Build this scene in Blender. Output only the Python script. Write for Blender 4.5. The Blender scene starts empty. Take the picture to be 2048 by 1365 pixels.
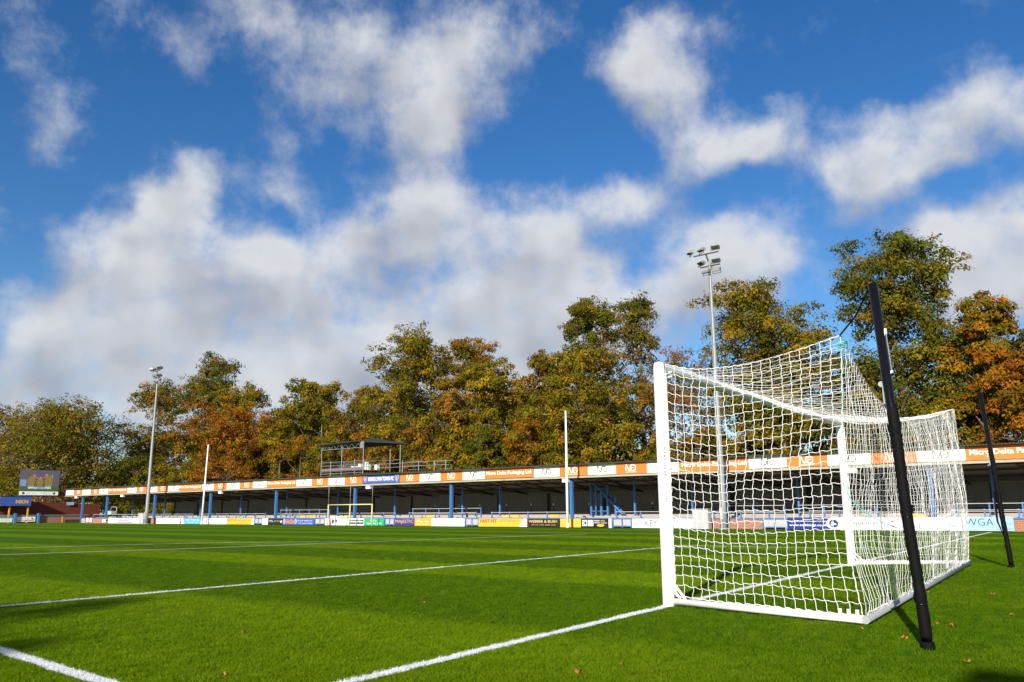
import bpy, math, random
import numpy as np
from mathutils import Vector, Matrix

# ------------------------------------------------------------------ camera, world, sun, exposure
scene = bpy.context.scene
col = scene.collection
R = math.radians

CAM = np.array([3.8149, -8.155, 0.9583])
yaw, pit, rol = -0.6149, 0.2025, -0.0061
fw = np.array([math.sin(yaw) * math.cos(pit), math.cos(yaw) * math.cos(pit), math.sin(pit)])
rt = np.array([math.cos(yaw), -math.sin(yaw), 0.0])
up = np.cross(rt, fw)
r2 = rt * math.cos(rol) + up * math.sin(rol)
u2 = -rt * math.sin(rol) + up * math.cos(rol)
cd = bpy.data.cameras.new('camera')
cam = bpy.data.objects.new('camera', cd)
col.objects.link(cam)
cam.matrix_world = Matrix(((r2[0], u2[0], -fw[0], CAM[0]), (r2[1], u2[1], -fw[1], CAM[1]), (r2[2], u2[2], -fw[2], CAM[2]), (0, 0, 0, 1)))
cd.sensor_width = 36.0
cd.lens = 1660.5 / 2048 * 36
cd.clip_start = 0.05
cd.clip_end = 4000
scene.camera = cam
scene.render.resolution_x, scene.render.resolution_y = 1024, 682
scene.view_settings.view_transform = 'Standard'
scene.view_settings.look = 'None'
scene.view_settings.gamma = 1.0
scene.view_settings.use_curve_mapping = False
scene.view_settings.exposure = 0.5
try:
    scene.cycles.max_bounces = 6
    scene.cycles.diffuse_bounces = 3
    scene.cycles.glossy_bounces = 2
    scene.cycles.transmission_bounces = 3
    scene.cycles.transparent_max_bounces = 8
    scene.cycles.use_denoising = True
except Exception:
    pass

SUNV = Vector((0.238, -0.952, 0.40)).normalized()      # towards the sun: behind the camera, a little to the right
sun_el = math.asin(SUNV.z)
sun_rot = math.atan2(SUNV.x, SUNV.y)
sd = bpy.data.lights.new('sun', 'SUN')
sd.energy = 5.0
sd.angle = R(0.53)
sd.color = (1.0, 0.93, 0.82)
sun = bpy.data.objects.new('sun', sd)
col.objects.link(sun)
sun.rotation_euler = (-SUNV).to_track_quat('-Z', 'Y').to_euler()
sun.location = (10, -40, 30)


class NT:
    """tiny helper for node trees"""
    def __init__(self, tree):
        self.t = tree
        self.n = tree.nodes
        self.l = tree.links

    def add(self, typ, **kw):
        nd = self.n.new(typ)
        for k, v in kw.items():
            setattr(nd, k, v)
        return nd

    def put(self, sock, v):
        if isinstance(v, bpy.types.NodeSocket):
            self.l.new(v, sock)
        elif v is not None:
            sock.default_value = v

    def math(self, op, a, b=None, c=None, clamp=False):
        nd = self.add('ShaderNodeMath', operation=op, use_clamp=clamp)
        for i, v in enumerate((a, b, c)):
            self.put(nd.inputs[i], v)
        return nd.outputs[0]

    def vec(self, op, a, b=None, out=0):
        nd = self.add('ShaderNodeVectorMath', operation=op)
        self.put(nd.inputs[0], a)
        if b is not None:
            self.put(nd.inputs[1], b)
        return nd.outputs[out]

    def noise(self, v, scale, detail=4.0, rough=0.55, out='Fac'):
        nd = self.add('ShaderNodeTexNoise')
        if v is not None:
            self.put(nd.inputs['Vector'], v)
        nd.inputs['Scale'].default_value = scale
        nd.inputs['Detail'].default_value = detail
        nd.inputs['Roughness'].default_value = rough
        return nd.outputs[out]

    def ramp(self, v, a, b, lo=0.0, hi=1.0, smooth=True):
        nd = self.add('ShaderNodeMapRange', interpolation_type='SMOOTHSTEP' if smooth else 'LINEAR')
        self.put(nd.inputs[0], v)
        nd.inputs[1].default_value, nd.inputs[2].default_value = a, b
        nd.inputs[3].default_value, nd.inputs[4].default_value = lo, hi
        return nd.outputs[0]

    def mix(self, f, a, b):
        nd = self.add('ShaderNodeMix', data_type='RGBA')
        self.put(nd.inputs[0], f)
        self.put(nd.inputs[6], c4(a))
        self.put(nd.inputs[7], c4(b))
        return nd.outputs[2]


def c4(c):
    if isinstance(c, bpy.types.NodeSocket):
        return c
    return (c[0], c[1], c[2], 1.0)


# ---- sky: Nishita air with a field of broken cumulus laid out by compass bearing and elevation (degrees)
SKY_A0, SKY_A1 = -80.0, 8.0
SKY_E0, SKY_DE = 1.5, 2.5
# cloud cover read along bearings (columns) at rising elevations (rows)
COVER = [[0, 0, 0, 0, 0, 0, 0, 0, 0, 0, 0, 0, 0, 0, 0, 0, 0, 0, 0, 0, 0, 0, 0, 0, 0, 0, 0, 0, 0, 0, 0, 0],
         [0, 0, 0, 0, 0, 0.081, 0.217, 0.277, 0.271, 0.137, 0.008, 0, 0, 0, 0, 0, 0, 0, 0, 0, 0, 0, 0, 0, 0, 0, 0, 0, 0, 0, 0, 0],
         [0, 0, 0, 0.101, 0.173, 0.889, 1, 1, 1, 0.98, 0.772, 0.665, 0.555, 0.433, 0.295, 0.203, 0.06, 0, 0, 0, 0, 0, 0, 0, 0, 0, 0, 0, 0, 0, 0, 0],
         [0, 0, 0, 0.378, 0.238, 0.826, 1, 0.681, 0.748, 1, 1, 1, 1, 1, 0.789, 0.806, 0.798, 0.661, 0.543, 0.294, 0.038, 0, 0, 0, 0, 0, 0.139, 0.24, 0.007, 0, 0, 0],
         [0, 0, 0.003, 0.543, 0.373, 0.446, 1, 1, 1, 1, 1, 1, 1, 0.948, 0.84, 0.896, 1, 1, 1, 0.797, 0.464, 0.273, 0.016, 0, 0, 0.102, 0.76, 0.788, 0.194, 0.004, 0, 0],
         [0, 0, 0, 0.48, 0.264, 0.147, 0.673, 1, 1, 1, 1, 0.73, 0.492, 0.666, 0.748, 1, 1, 1, 1, 0.908, 0.948, 1, 0.688, 0.23, 0.061, 0.608, 0.812, 1, 0.427, 0.223, 0, 0],
         [0, 0, 0, 0.221, 0.266, 0.079, 0.695, 1, 1, 0.973, 1, 0.649, 0.507, 0.609, 0.478, 0.693, 1, 0.945, 0.899, 0.283, 0.561, 1, 0.994, 0.386, 0, 0.41, 1, 1, 0.666, 0.506, 0.01, 0],
         [0, 0, 0, 0.008, 0, 0, 0.241, 0.838, 1, 0.444, 0.156, 0.347, 0.869, 0.993, 0.608, 0.665, 1, 0.88, 0.354, 0.273, 0.493, 0.761, 0.546, 0.122, 0.482, 0.259, 0.105, 0.08, 0.241, 0.567, 0.023, 0],
         [0, 0, 0, 0, 0, 0.487, 0, 0.075, 0.618, 0.3, 0.534, 0.248, 0.63, 0.901, 0.631, 0.377, 0.459, 0.272, 0.603, 0.833, 0.346, 0, 0.133, 0.27, 1, 1, 1, 0.609, 0.51, 0.397, 0.001, 0],
         [0, 0, 0, 0, 0.049, 0.499, 0, 0, 0, 0.101, 0.397, 0, 0.227, 0.571, 0.527, 0.141, 0, 0, 0, 0, 0.54, 0.905, 0.968, 0.5, 0.275, 0.695, 0.688, 0.778, 0.532, 0.097, 0, 0],
         [0, 0, 0, 0, 0.452, 0.253, 0, 0.004, 0.018, 0.031, 0.376, 0.346, 0.442, 0.872, 0.928, 0.504, 0.129, 0, 0.002, 0.414, 0.576, 0.449, 0.384, 0.287, 0.039, 0, 0, 0.384, 0.267, 0, 0, 0],
         [0, 0, 0, 0, 0.313, 0, 0, 0.216, 0.376, 0.21, 0.524, 0.66, 0.639, 0.783, 0.792, 0.665, 0.319, 0.003, 0.348, 0.995, 0.793, 0.205, 0.001, 0, 0, 0, 0.017, 0.117, 0.129, 0.033, 0, 0],
         [0, 0, 0, 0, 0, 0, 0.009, 0.143, 0.353, 0.533, 0.63, 0.754, 0.701, 0.541, 0.593, 0.798, 0.548, 0.09, 0.142, 0.555, 0.529, 0.108, 0, 0, 0, 0, 0.113, 0.31, 0.33, 0.152, 0, 0],
         [0, 0, 0, 0, 0, 0, 0, 0.039, 0.18, 0.339, 0.439, 0.44, 0.348, 0.21, 0.249, 0.513, 0.411, 0.059, 0, 0, 0, 0, 0, 0, 0, 0, 0, 0, 0, 0, 0, 0],
         [0, 0, 0, 0, 0, 0.014, 0.079, 0.177, 0.287, 0.385, 0.451, 0.469, 0.469, 0.446, 0.375, 0.288, 0.171, 0.115, 0.143, 0.225, 0.29, 0.309, 0.283, 0.213, 0.119, 0.035, 0, 0, 0, 0, 0, 0],
         [0, 0, 0, 0, 0, 0, 0.014, 0.064, 0.132, 0.201, 0.254, 0.283, 0.281, 0.249, 0.193, 0.124, 0.057, 0.012, 0.035, 0.086, 0.128, 0.142, 0.123, 0.079, 0.028, 0, 0, 0, 0, 0, 0, 0],
         [0, 0, 0, 0, 0, 0, 0, 0, 0, 0, 0, 0, 0, 0, 0, 0, 0, 0, 0, 0, 0, 0, 0, 0, 0, 0, 0, 0, 0, 0, 0, 0]]

w = bpy.data.worlds.new('World')
scene.world = w
w.use_nodes = True
w.node_tree.nodes.clear()
grp = bpy.data.node_groups.new('cloud_field', 'ShaderNodeTree')
grp.interface.new_socket('uv', in_out='INPUT', socket_type='NodeSocketVector')
grp.interface.new_socket('field', in_out='OUTPUT', socket_type='NodeSocketFloat')
grp.interface.new_socket('soft', in_out='OUTPUT', socket_type='NodeSocketFloat')
g = NT(grp)
gi, go = g.add('NodeGroupInput'), g.add('NodeGroupOutput')
uv = gi.outputs[0]
acc = None
wn = g.noise(uv, 0.11, 4.0, 0.6, out='Color')
wo = g.vec('MULTIPLY', g.vec('SUBTRACT', wn, (0.5, 0.5, 0.5)), (6.5, 5.0, 0.0))
wuv = g.vec('ADD', uv, wo)
ws = g.add('ShaderNodeSeparateXYZ')
g.l.new(wuv, ws.inputs[0])
ua = g.math('DIVIDE', g.math('SUBTRACT', ws.outputs[0], SKY_A0), SKY_A1 - SKY_A0)
ve = g.math('DIVIDE', g.math('SUBTRACT', ws.outputs[1], SKY_E0), SKY_DE)
for i, row in enumerate(COVER):
    cr = g.add('ShaderNodeValToRGB')
    cr.color_ramp.interpolation = 'EASE'
    els = cr.color_ramp.elements
    while len(els) < len(row):
        els.new(0.5)
    for j, v in enumerate(row):
        els[j].position = j / (len(row) - 1)
    for j, v in enumerate(row):
        els[j].color = (v, v, v, 1)
    g.l.new(ua, cr.inputs[0])
    wgt = g.ramp(g.math('ABSOLUTE', g.math('SUBTRACT', ve, float(i))), 0.0, 1.0, 1.05, 0.0)
    v = g.math('MULTIPLY', cr.outputs[0], wgt)
    acc = v if acc is None else g.math('ADD', acc, v)
acc = g.math('MINIMUM', g.math('MULTIPLY', acc, 0.92), 0.80)
# beyond the bearings measured in the photograph the same broken cover goes on
dv = g.vec('LENGTH', g.vec('MULTIPLY', g.vec('SUBTRACT', uv, (-35.2, 12.0, 0)), (1 / 46.0, 1 / 34.0, 0)), out=1)
acc = g.math('ADD', acc, g.ramp(dv, 0.85, 1.25, 0.0, 0.50))
n1 = g.noise(uv, 0.21, 10.0, 0.64)
n2 = g.noise(g.vec('ADD', uv, (40, 11, 5)), 0.055, 5.0, 0.55)
f = g.math('ADD', acc, g.math('MULTIPLY', g.math('SUBTRACT', n1, 0.5), 1.55))
f = g.math('ADD', f, g.math('MULTIPLY', g.math('SUBTRACT', n2, 0.5), 0.55))
g.l.new(f, go.inputs[0])
ns = g.noise(uv, 0.20, 2.2, 0.45)
fs_ = g.math('ADD', acc, g.math('MULTIPLY', g.math('SUBTRACT', ns, 0.5), 1.7))
g.l.new(fs_, go.inputs[1])

W_ = NT(w.node_tree)
tc = W_.add('ShaderNodeTexCoord')
sx = W_.add('ShaderNodeSeparateXYZ')
W_.l.new(tc.outputs['Generated'], sx.inputs[0])
az = W_.math('MULTIPLY', W_.math('ARCTAN2', sx.outputs[0], sx.outputs[1]), 57.29578)
el = W_.math('MULTIPLY', W_.math('ARCSINE', sx.outputs[2]), 57.29578)
cx = W_.add('ShaderNodeCombineXYZ')
W_.l.new(az, cx.inputs[0]); W_.l.new(el, cx.inputs[1])
fA = W_.add('ShaderNodeGroup', node_tree=grp)
W_.l.new(cx.outputs[0], fA.inputs[0])
fB = W_.add('ShaderNodeGroup', node_tree=grp)
W_.l.new(W_.vec('ADD', cx.outputs[0], (0.8, 2.8, 0.0)), fB.inputs[0])
F1, S1, S2 = fA.outputs[0], fA.outputs[1], fB.outputs[1]
dens = W_.ramp(F1, 0.08, 0.92)
thick = W_.ramp(F1, 0.5, 1.5)
lit = W_.math('ADD', 0.66, W_.math('MULTIPLY', W_.math('SUBTRACT', S1, S2), 0.72), clamp=True)
fine = W_.noise(cx.outputs[0], 0.35, 7.0, 0.6)
lit = W_.math('ADD', lit, W_.math('MULTIPLY', W_.math('SUBTRACT', fine, 0.5), 0.18), clamp=True)
lit = W_.math('SUBTRACT', lit, W_.math('MULTIPLY', thick, 0.20), clamp=True)
ccol = W_.mix(lit, (0.29, 0.31, 0.375), (0.74, 0.755, 0.785))
sky = W_.add('ShaderNodeTexSky', sky_type='NISHITA')
sky.sun_disc = False
sky.sun_elevation = sun_el
sky.sun_rotation = sun_rot
sky.altitude = 20
sky.air_density = 1.0
sky.dust_density = 0.3
sky.ozone_density = 3.0
hs = W_.add('ShaderNodeHueSaturation')
hs.inputs['Hue'].default_value = 0.508
hs.inputs['Saturation'].default_value = 1.30
hs.inputs['Value'].default_value = 1.0
W_.l.new(sky.outputs[0], hs.inputs['Color'])
b1 = W_.add('ShaderNodeBackground'); b1.inputs[1].default_value = 0.088
W_.l.new(hs.outputs[0], b1.inputs[0])
b2 = W_.add('ShaderNodeBackground'); b2.inputs[1].default_value = 0.72
W_.l.new(ccol, b2.inputs[0])
mx = W_.add('ShaderNodeMixShader')
W_.l.new(W_.math('MULTIPLY', dens, 0.96), mx.inputs[0]); W_.l.new(b1.outputs[0], mx.inputs[1]); W_.l.new(b2.outputs[0], mx.inputs[2])
ow = W_.add('ShaderNodeOutputWorld')
W_.l.new(mx.outputs[0], ow.inputs[0])
w.cycles.sampling_method = 'MANUAL'
w.cycles.sample_map_resolution = 512

# ------------------------------------------------------------------ mesh helpers
class MB:
    def __init__(self):
        self.v, self.f = [], []

    def add(self, vs, fs):
        o = len(self.v)
        self.v += [tuple(map(float, p)) for p in vs]
        self.f += [tuple(i + o for i in q) for q in fs]
        return self

    def box(self, x0, x1, y0, y1, z0, z1):
        return self.add([(x0, y0, z0), (x1, y0, z0), (x1, y1, z0), (x0, y1, z0), (x0, y0, z1), (x1, y0, z1), (x1, y1, z1), (x0, y1, z1)],
                        [(0, 3, 2, 1), (4, 5, 6, 7), (0, 1, 5, 4), (1, 2, 6, 5), (2, 3, 7, 6), (3, 0, 4, 7)])

    def bbox(self, x0, x1, y0, y1, z0, z1, b):
        """box with its vertical and horizontal front edges chamfered"""
        xs, ys, zs = (x0, x0 + b, x1 - b, x1), (y0, y0 + b, y1 - b, y1), (z0, z1)
        ring = [(xs[1], ys[0]), (xs[2], ys[0]), (xs[3], ys[1]), (xs[3], ys[2]), (xs[2], ys[3]), (xs[1], ys[3]), (xs[0], ys[2]), (xs[0], ys[1])]
        vs = [(x, y, z0) for x, y in ring] + [(x, y, z1) for x, y in ring]
        fs = [tuple(range(7, -1, -1)), tuple(range(8, 16))] + [(i, (i + 1) % 8, (i + 1) % 8 + 8, i + 8) for i in range(8)]
        return self.add(vs, fs)

    def tube(self, pts, r, n=8, caps=True):
        P = np.array(pts, float)
        m = len(P)
        rr = np.full(m, r, float) if np.isscalar(r) else np.array(r, float)
        T = np.zeros_like(P)
        T[1:-1] = P[2:] - P[:-2]
        T[0], T[-1] = P[1] - P[0], P[-1] - P[-2]
        T /= np.linalg.norm(T, axis=1)[:, None] + 1e-12
        a = np.array([0, 0, 1.0]) if abs(T[0][2]) < 0.9 else np.array([1.0, 0, 0])
        u = np.cross(a, T[0]); u /= np.linalg.norm(u)
        ang = np.arange(n) * 2 * math.pi / n
        vs = []
        for i in range(m):
            u = u - T[i] * (u @ T[i])
            u /= np.linalg.norm(u) + 1e-12
            vv = np.cross(T[i], u)
            ring = P[i] + rr[i] * (np.cos(ang)[:, None] * u + np.sin(ang)[:, None] * vv)
            vs += [tuple(q) for q in ring]
        fs = []
        for i in range(m - 1):
            for k in range(n):
                k2 = (k + 1) % n
                fs.append((i * n + k, i * n + k2, (i + 1) * n + k2, (i + 1) * n + k))
        if caps:
            fs += [tuple(range(n - 1, -1, -1)), tuple((m - 1) * n + k for k in range(n))]
        return self.add(vs, fs)

    def bar(self, a, b, w_, h_):
        """rectangular bar between two points"""
        a, b = np.array(a, float), np.array(b, float)
        t = b - a; t /= np.linalg.norm(t)
        q = np.array([0, 0, 1.0]) if abs(t[2]) < 0.95 else np.array([0, 1.0, 0])
        s = np.cross(t, q); s /= np.linalg.norm(s)
        u = np.cross(s, t)
        vs = []
        for p in (a, b):
            for i, j in ((-1, -1), (1, -1), (1, 1), (-1, 1)):
                vs.append(p + s * i * w_ / 2 + u * j * h_ / 2)
        return self.add(vs, [(0, 1, 2, 3), (7, 6, 5, 4), (0, 4, 5, 1), (1, 5, 6, 2), (2, 6, 7, 3), (3, 7, 4, 0)])

    def mesh(self, name, smooth=False):
        me = bpy.data.meshes.new(name)
        me.from_pydata(self.v, [], self.f)
        if smooth:
            me.polygons.foreach_set('use_smooth', [True] * len(me.polygons))
        me.update()
        return me

    def build(self, name, mat, parent=None, smooth=False):
        return link(name, self.mesh(name, smooth), mat, parent)


def link(name, me, mat, parent=None):
    o = bpy.data.objects.new(name, me)
    if mat is not None and len(me.materials) == 0:
        me.materials.append(mat)
    col.objects.link(o)
    if parent is not None:
        o.parent = parent
    return o


def share(name, me, parent, loc=(0, 0, 0), rotz=0.0):
    o = bpy.data.objects.new(name, me)
    col.objects.link(o)
    o.parent = parent
    o.location = loc
    o.rotation_euler = (0, 0, rotz)
    return o


def tag(o, label=None, cat=None, group=None, kind=None):
    if label: o['label'] = label
    if cat: o['category'] = cat
    if group: o['group'] = group
    if kind: o['kind'] = kind
    return o


def empty(name, loc, rz=0.0):
    o = bpy.data.objects.new(name, None)
    o.empty_display_size = 0.3
    col.objects.link(o)
    o.location = loc
    o.rotation_euler = (0, 0, rz)
    return o


PH, Y0 = 0.0736, 33.4211          # the stand runs a few degrees off the goal's own axis
DX, DY = math.cos(PH), -math.sin(PH)
NX, NY = math.sin(PH), math.cos(PH)


def SP(s, off, z=0.0):
    return (DX * s + NX * off, Y0 + DY * s + NY * off, z)


# ------------------------------------------------------------------ materials
def mat(name, base, rough=0.6, var=0.12, scale=6.0, bump=0.0, bscale=40.0, metal=0.0, spec=0.4, dirt=None, dirt_amt=0.0):
    m = bpy.data.materials.new(name)
    m.use_nodes = True
    t = NT(m.node_tree)
    bs = t.n['Principled BSDF']
    tc_ = t.add('ShaderNodeTexCoord').outputs['Object']
    n_ = t.noise(tc_, scale, 5.0, 0.6)
    lo = tuple(c * (1 - var) for c in base)
    hi = tuple(min(1.0, c * (1 + var)) for c in base)
    cc = t.mix(n_, lo, hi)
    if dirt:
        d_ = t.ramp(t.noise(tc_, scale * 0.37 + 0.6, 6.0, 0.7), 0.52, 0.75, 0.0, dirt_amt)
        cc = t.mix(d_, cc, dirt)
    t.l.new(cc, bs.inputs['Base Color'])
    t.put(bs.inputs['Roughness'], t.ramp(t.noise(tc_, scale * 2.3, 3.0), 0.2, 0.8, max(0.03, rough - 0.1), min(1.0, rough + 0.1), False))
    bs.inputs['Metallic'].default_value = metal
    bs.inputs['Specular IOR Level'].default_value = spec
    if bump:
        b_ = t.add('ShaderNodeBump')
        b_.inputs['Strength'].default_value = bump
        b_.inputs['Distance'].default_value = 0.01
        t.l.new(t.noise(tc_, bscale, 4.0), b_.inputs['Height'])
        t.l.new(b_.outputs[0], bs.inputs['Normal'])
    return m


M = {}
M['white_metal'] = mat('white_powder_coat', (0.80, 0.80, 0.78), 0.35, 0.04, 5, dirt=(0.55, 0.53, 0.42), dirt_amt=0.35)
M['net'] = mat('white_net_cord', (0.80, 0.80, 0.79), 0.8, 0.06, 30)
M['cord'] = mat('turquoise_cord', (0.10, 0.50, 0.42), 0.8, 0.15, 20)
M['black_tube'] = mat('black_tube', (0.003, 0.003, 0.004), 0.2, 0.2, 12, spec=0.3)
M['black_pad'] = mat('black_padding', (0.0035, 0.0035, 0.004), 0.72, 0.25, 9, bump=0.25, bscale=25, spec=0.12)
M['steel'] = mat('bright_steel', (0.55, 0.55, 0.56), 0.32, 0.1, 20, metal=0.9)
M['galv'] = mat('galvanised_steel', (0.30, 0.32, 0.33), 0.55, 0.12, 7, metal=0.2)
M['scaf'] = mat('scaffold_tube', (0.24, 0.25, 0.26), 0.5, 0.2, 4, metal=0.3)
M['blue'] = mat('royal_blue_paint', (0.055, 0.165, 0.40), 0.45, 0.15, 6, dirt=(0.14, 0.24, 0.42), dirt_amt=0.5)
M['railw'] = mat('worn_white_rail', (0.42, 0.42, 0.43), 0.5, 0.12, 8)
M['white_sign'] = mat('white_sign', (0.80, 0.80, 0.79), 0.45, 0.04, 3, dirt=(0.6, 0.6, 0.55), dirt_amt=0.4)
M['orange_sign'] = mat('orange_sign', (0.72, 0.185, 0.030), 0.45, 0.06, 3)
M['grey_ink'] = mat('grey_lettering', (0.10, 0.10, 0.11), 0.5, 0.05)
M['black_ink'] = mat('black_lettering', (0.012, 0.012, 0.012), 0.5, 0.05)
M['pale_ink'] = mat('pale_grey_lettering', (0.50, 0.50, 0.50), 0.5, 0.05)
M['red_ink'] = mat('red_lettering', (0.65, 0.03, 0.03), 0.5, 0.05)
M['blue_sign'] = mat('blue_sign', (0.05, 0.105, 0.40), 0.45, 0.06, 3)
M['navy_sign'] = mat('navy_sign', (0.012, 0.03, 0.17), 0.45, 0.06, 3)
M['sky_sign'] = mat('pale_blue_sign', (0.30, 0.50, 0.75), 0.45, 0.05, 3)
M['cyan_sign'] = mat('bright_blue_sign', (0.10, 0.38, 0.80), 0.45, 0.06, 3)
M['yellow_sign'] = mat('yellow_sign', (0.70, 0.42, 0.045), 0.45, 0.06, 3)
M['amber_sign'] = mat('amber_sign', (0.78, 0.36, 0.03), 0.45, 0.06, 3)
M['black_sign'] = mat('black_sign', (0.018, 0.018, 0.017), 0.4, 0.1, 3)
M['green_sign'] = mat('green_sign', (0.03, 0.36, 0.16), 0.45, 0.06, 3)
M['purple_sign'] = mat('purple_sign', (0.05, 0.035, 0.20), 0.45, 0.06, 3)
M['gold_ink'] = mat('gold_lettering', (0.62, 0.42, 0.14), 0.5, 0.05)
M['pink_sign'] = mat('pink_red_sign', (0.70, 0.07, 0.13), 0.45, 0.05)
M['cream'] = mat('cream_gutter', (0.42, 0.40, 0.29), 0.6, 0.15, 1.5, dirt=(0.18, 0.19, 0.10), dirt_amt=0.7)
M['roof_under'] = mat('fibre_cement_underside', (0.40, 0.35, 0.28), 0.85, 0.2, 1.2, dirt=(0.16, 0.13, 0.10), dirt_amt=0.6)
M['roof'] = mat('mossy_roof_sheet', (0.055, 0.065, 0.05), 0.85, 0.3, 2.0)
M['clad'] = mat('grey_cladding', (0.27, 0.255, 0.235), 0.7, 0.12, 1.0)
M['dark_steel'] = mat('dark_brown_steel', (0.06, 0.048, 0.04), 0.7, 0.2, 4)
M['concrete'] = mat('terrace_concrete', (0.36, 0.32, 0.30), 0.9, 0.15, 2.0, bump=0.3, bscale=12)
M['yellow_paint'] = mat('yellow_paint', (0.70, 0.40, 0.03), 0.6, 0.15, 3)
M['cabinet'] = mat('grey_cabinet', (0.42, 0.43, 0.44), 0.5, 0.08, 4)
M['pale_yellow'] = mat('pale_yellow_paint', (0.60, 0.56, 0.25), 0.45, 0.08, 6)
M['lamp_glass'] = mat('lamp_glass', (0.10, 0.11, 0.07), 0.12, 0.1, 8, spec=0.7)
M['lamp_body'] = mat('lamp_housing', (0.26, 0.26, 0.25), 0.45, 0.1, 8, metal=0.2)
M['canvas'] = mat('dark_canvas', (0.025, 0.03, 0.028), 0.75, 0.2, 3)
M['timber'] = mat('stained_timber', (0.15, 0.035, 0.018), 0.75, 0.3, 3.5)
M['deck'] = mat('deck_sheet', (0.16, 0.13, 0.15), 0.8, 0.2, 3)
M['roof_tile'] = mat('brown_roof_tile', (0.10, 0.06, 0.05), 0.85, 0.25, 6)
M['bark'] = mat('grey_brown_bark', (0.13, 0.105, 0.075), 0.9, 0.35, 3.0, bump=0.5, bscale=14)
M['meshgrey'] = mat('gate_mesh', (0.40, 0.39, 0.39), 0.6, 0.2, 9)


def brick_mat():
    m = bpy.data.materials.new('red_brick')
    m.use_nodes = True
    t = NT(m.node_tree)
    bs = t.n['Principled BSDF']
    tc_ = t.add('ShaderNodeTexCoord').outputs['Object']
    sp = t.add('ShaderNodeSeparateXYZ'); t.l.new(tc_, sp.inputs[0])
    cb = t.add('ShaderNodeCombineXYZ')
    t.l.new(t.math('ADD', sp.outputs[0], sp.outputs[1]), cb.inputs[0]); t.l.new(sp.outputs[2], cb.inputs[1])
    b = t.add('ShaderNodeTexBrick')
    t.l.new(cb.outputs[0], b.inputs['Vector'])
    b.inputs['Color1'].default_value = (0.36, 0.13, 0.07, 1)
    b.inputs['Color2'].default_value = (0.26, 0.10, 0.06, 1)
    b.inputs['Mortar'].default_value = (0.40, 0.33, 0.27, 1)
    b.inputs['Scale'].default_value = 1.0
    b.inputs['Mortar Size'].default_value = 0.006
    b.inputs['Brick Width'].default_value = 0.225
    b.inputs['Row Height'].default_value = 0.075
    t.l.new(b.outputs[0], bs.inputs['Base Color'])
    bs.inputs['Roughness'].default_value = 0.9
    return m


M['brick'] = brick_mat()

# turf: mowing bands along the stand, blade-lean sheen put into the colour; painted blades lie in the line strips
BAND = 5.28


def turf_nodes(t, blades):
    geo = t.add('ShaderNodeNewGeometry')
    pos = geo.outputs['Position']
    sp = t.add('ShaderNodeSeparateXYZ'); t.l.new(pos, sp.inputs[0])
    x, y = sp.outputs[0], sp.outputs[1]
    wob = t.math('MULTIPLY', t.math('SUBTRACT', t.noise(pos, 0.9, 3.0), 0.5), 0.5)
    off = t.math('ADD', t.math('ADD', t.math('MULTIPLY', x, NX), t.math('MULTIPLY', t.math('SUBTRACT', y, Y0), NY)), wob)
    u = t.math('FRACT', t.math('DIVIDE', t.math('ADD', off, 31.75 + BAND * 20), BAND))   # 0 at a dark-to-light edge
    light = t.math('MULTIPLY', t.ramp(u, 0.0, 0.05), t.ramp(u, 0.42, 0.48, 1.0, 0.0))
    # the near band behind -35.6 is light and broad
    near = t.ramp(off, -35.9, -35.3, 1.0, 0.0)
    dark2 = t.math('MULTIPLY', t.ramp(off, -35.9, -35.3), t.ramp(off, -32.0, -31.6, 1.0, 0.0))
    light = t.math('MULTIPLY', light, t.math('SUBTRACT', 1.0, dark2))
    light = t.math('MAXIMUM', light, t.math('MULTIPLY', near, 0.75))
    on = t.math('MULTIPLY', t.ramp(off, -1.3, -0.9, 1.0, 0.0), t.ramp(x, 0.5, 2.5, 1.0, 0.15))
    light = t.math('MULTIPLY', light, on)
    big = t.noise(pos, 0.22, 4.0, 0.6)
    mid = t.noise(pos, 2.3, 4.0, 0.6)
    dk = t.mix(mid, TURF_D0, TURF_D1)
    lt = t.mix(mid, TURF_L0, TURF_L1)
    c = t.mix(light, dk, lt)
    worn = t.math('MULTIPLY', t.ramp(t.noise(pos, 0.8, 5.0, 0.65), 0.50, 0.72), t.ramp(x, 0.3, 1.6, 0.25, 0.8))
    c = t.mix(t.math('MULTIPLY', worn, 0.45), c, (0.165, 0.225, 0.006))
    c = t.mix(t.ramp(big, 0.35, 0.7, 0.0, 0.22), c, (0.07, 0.16, 0.004))
    return t, pos, x, y, c


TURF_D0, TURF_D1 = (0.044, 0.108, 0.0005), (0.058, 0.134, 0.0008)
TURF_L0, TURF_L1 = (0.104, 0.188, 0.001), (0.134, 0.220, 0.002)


def turf_mat():
    m = bpy.data.materials.new('mown_turf')
    m.use_nodes = True
    t = NT(m.node_tree)
    bs = t.n['Principled BSDF']
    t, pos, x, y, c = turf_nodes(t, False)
    fine = t.noise(pos, 55.0, 5.0, 0.7)
    c = t.mix(t.ramp(fine, 0.3, 0.7, 0.0, 0.35), c, (0.04, 0.085, 0.002))
    t.l.new(c, bs.inputs['Base Color'])
    bs.inputs['Roughness'].default_value = 0.85
    bs.inputs['Specular IOR Level'].default_value = 0.03
    b = t.add('ShaderNodeBump')
    b.inputs['Strength'].default_value = 0.9
    b.inputs['Distance'].default_value = 0.02
    t.l.new(t.noise(pos, 38.0, 6.0, 0.75), b.inputs['Height'])
    t.l.new(b.outputs[0], bs.inputs['Normal'])
    return m


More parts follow.
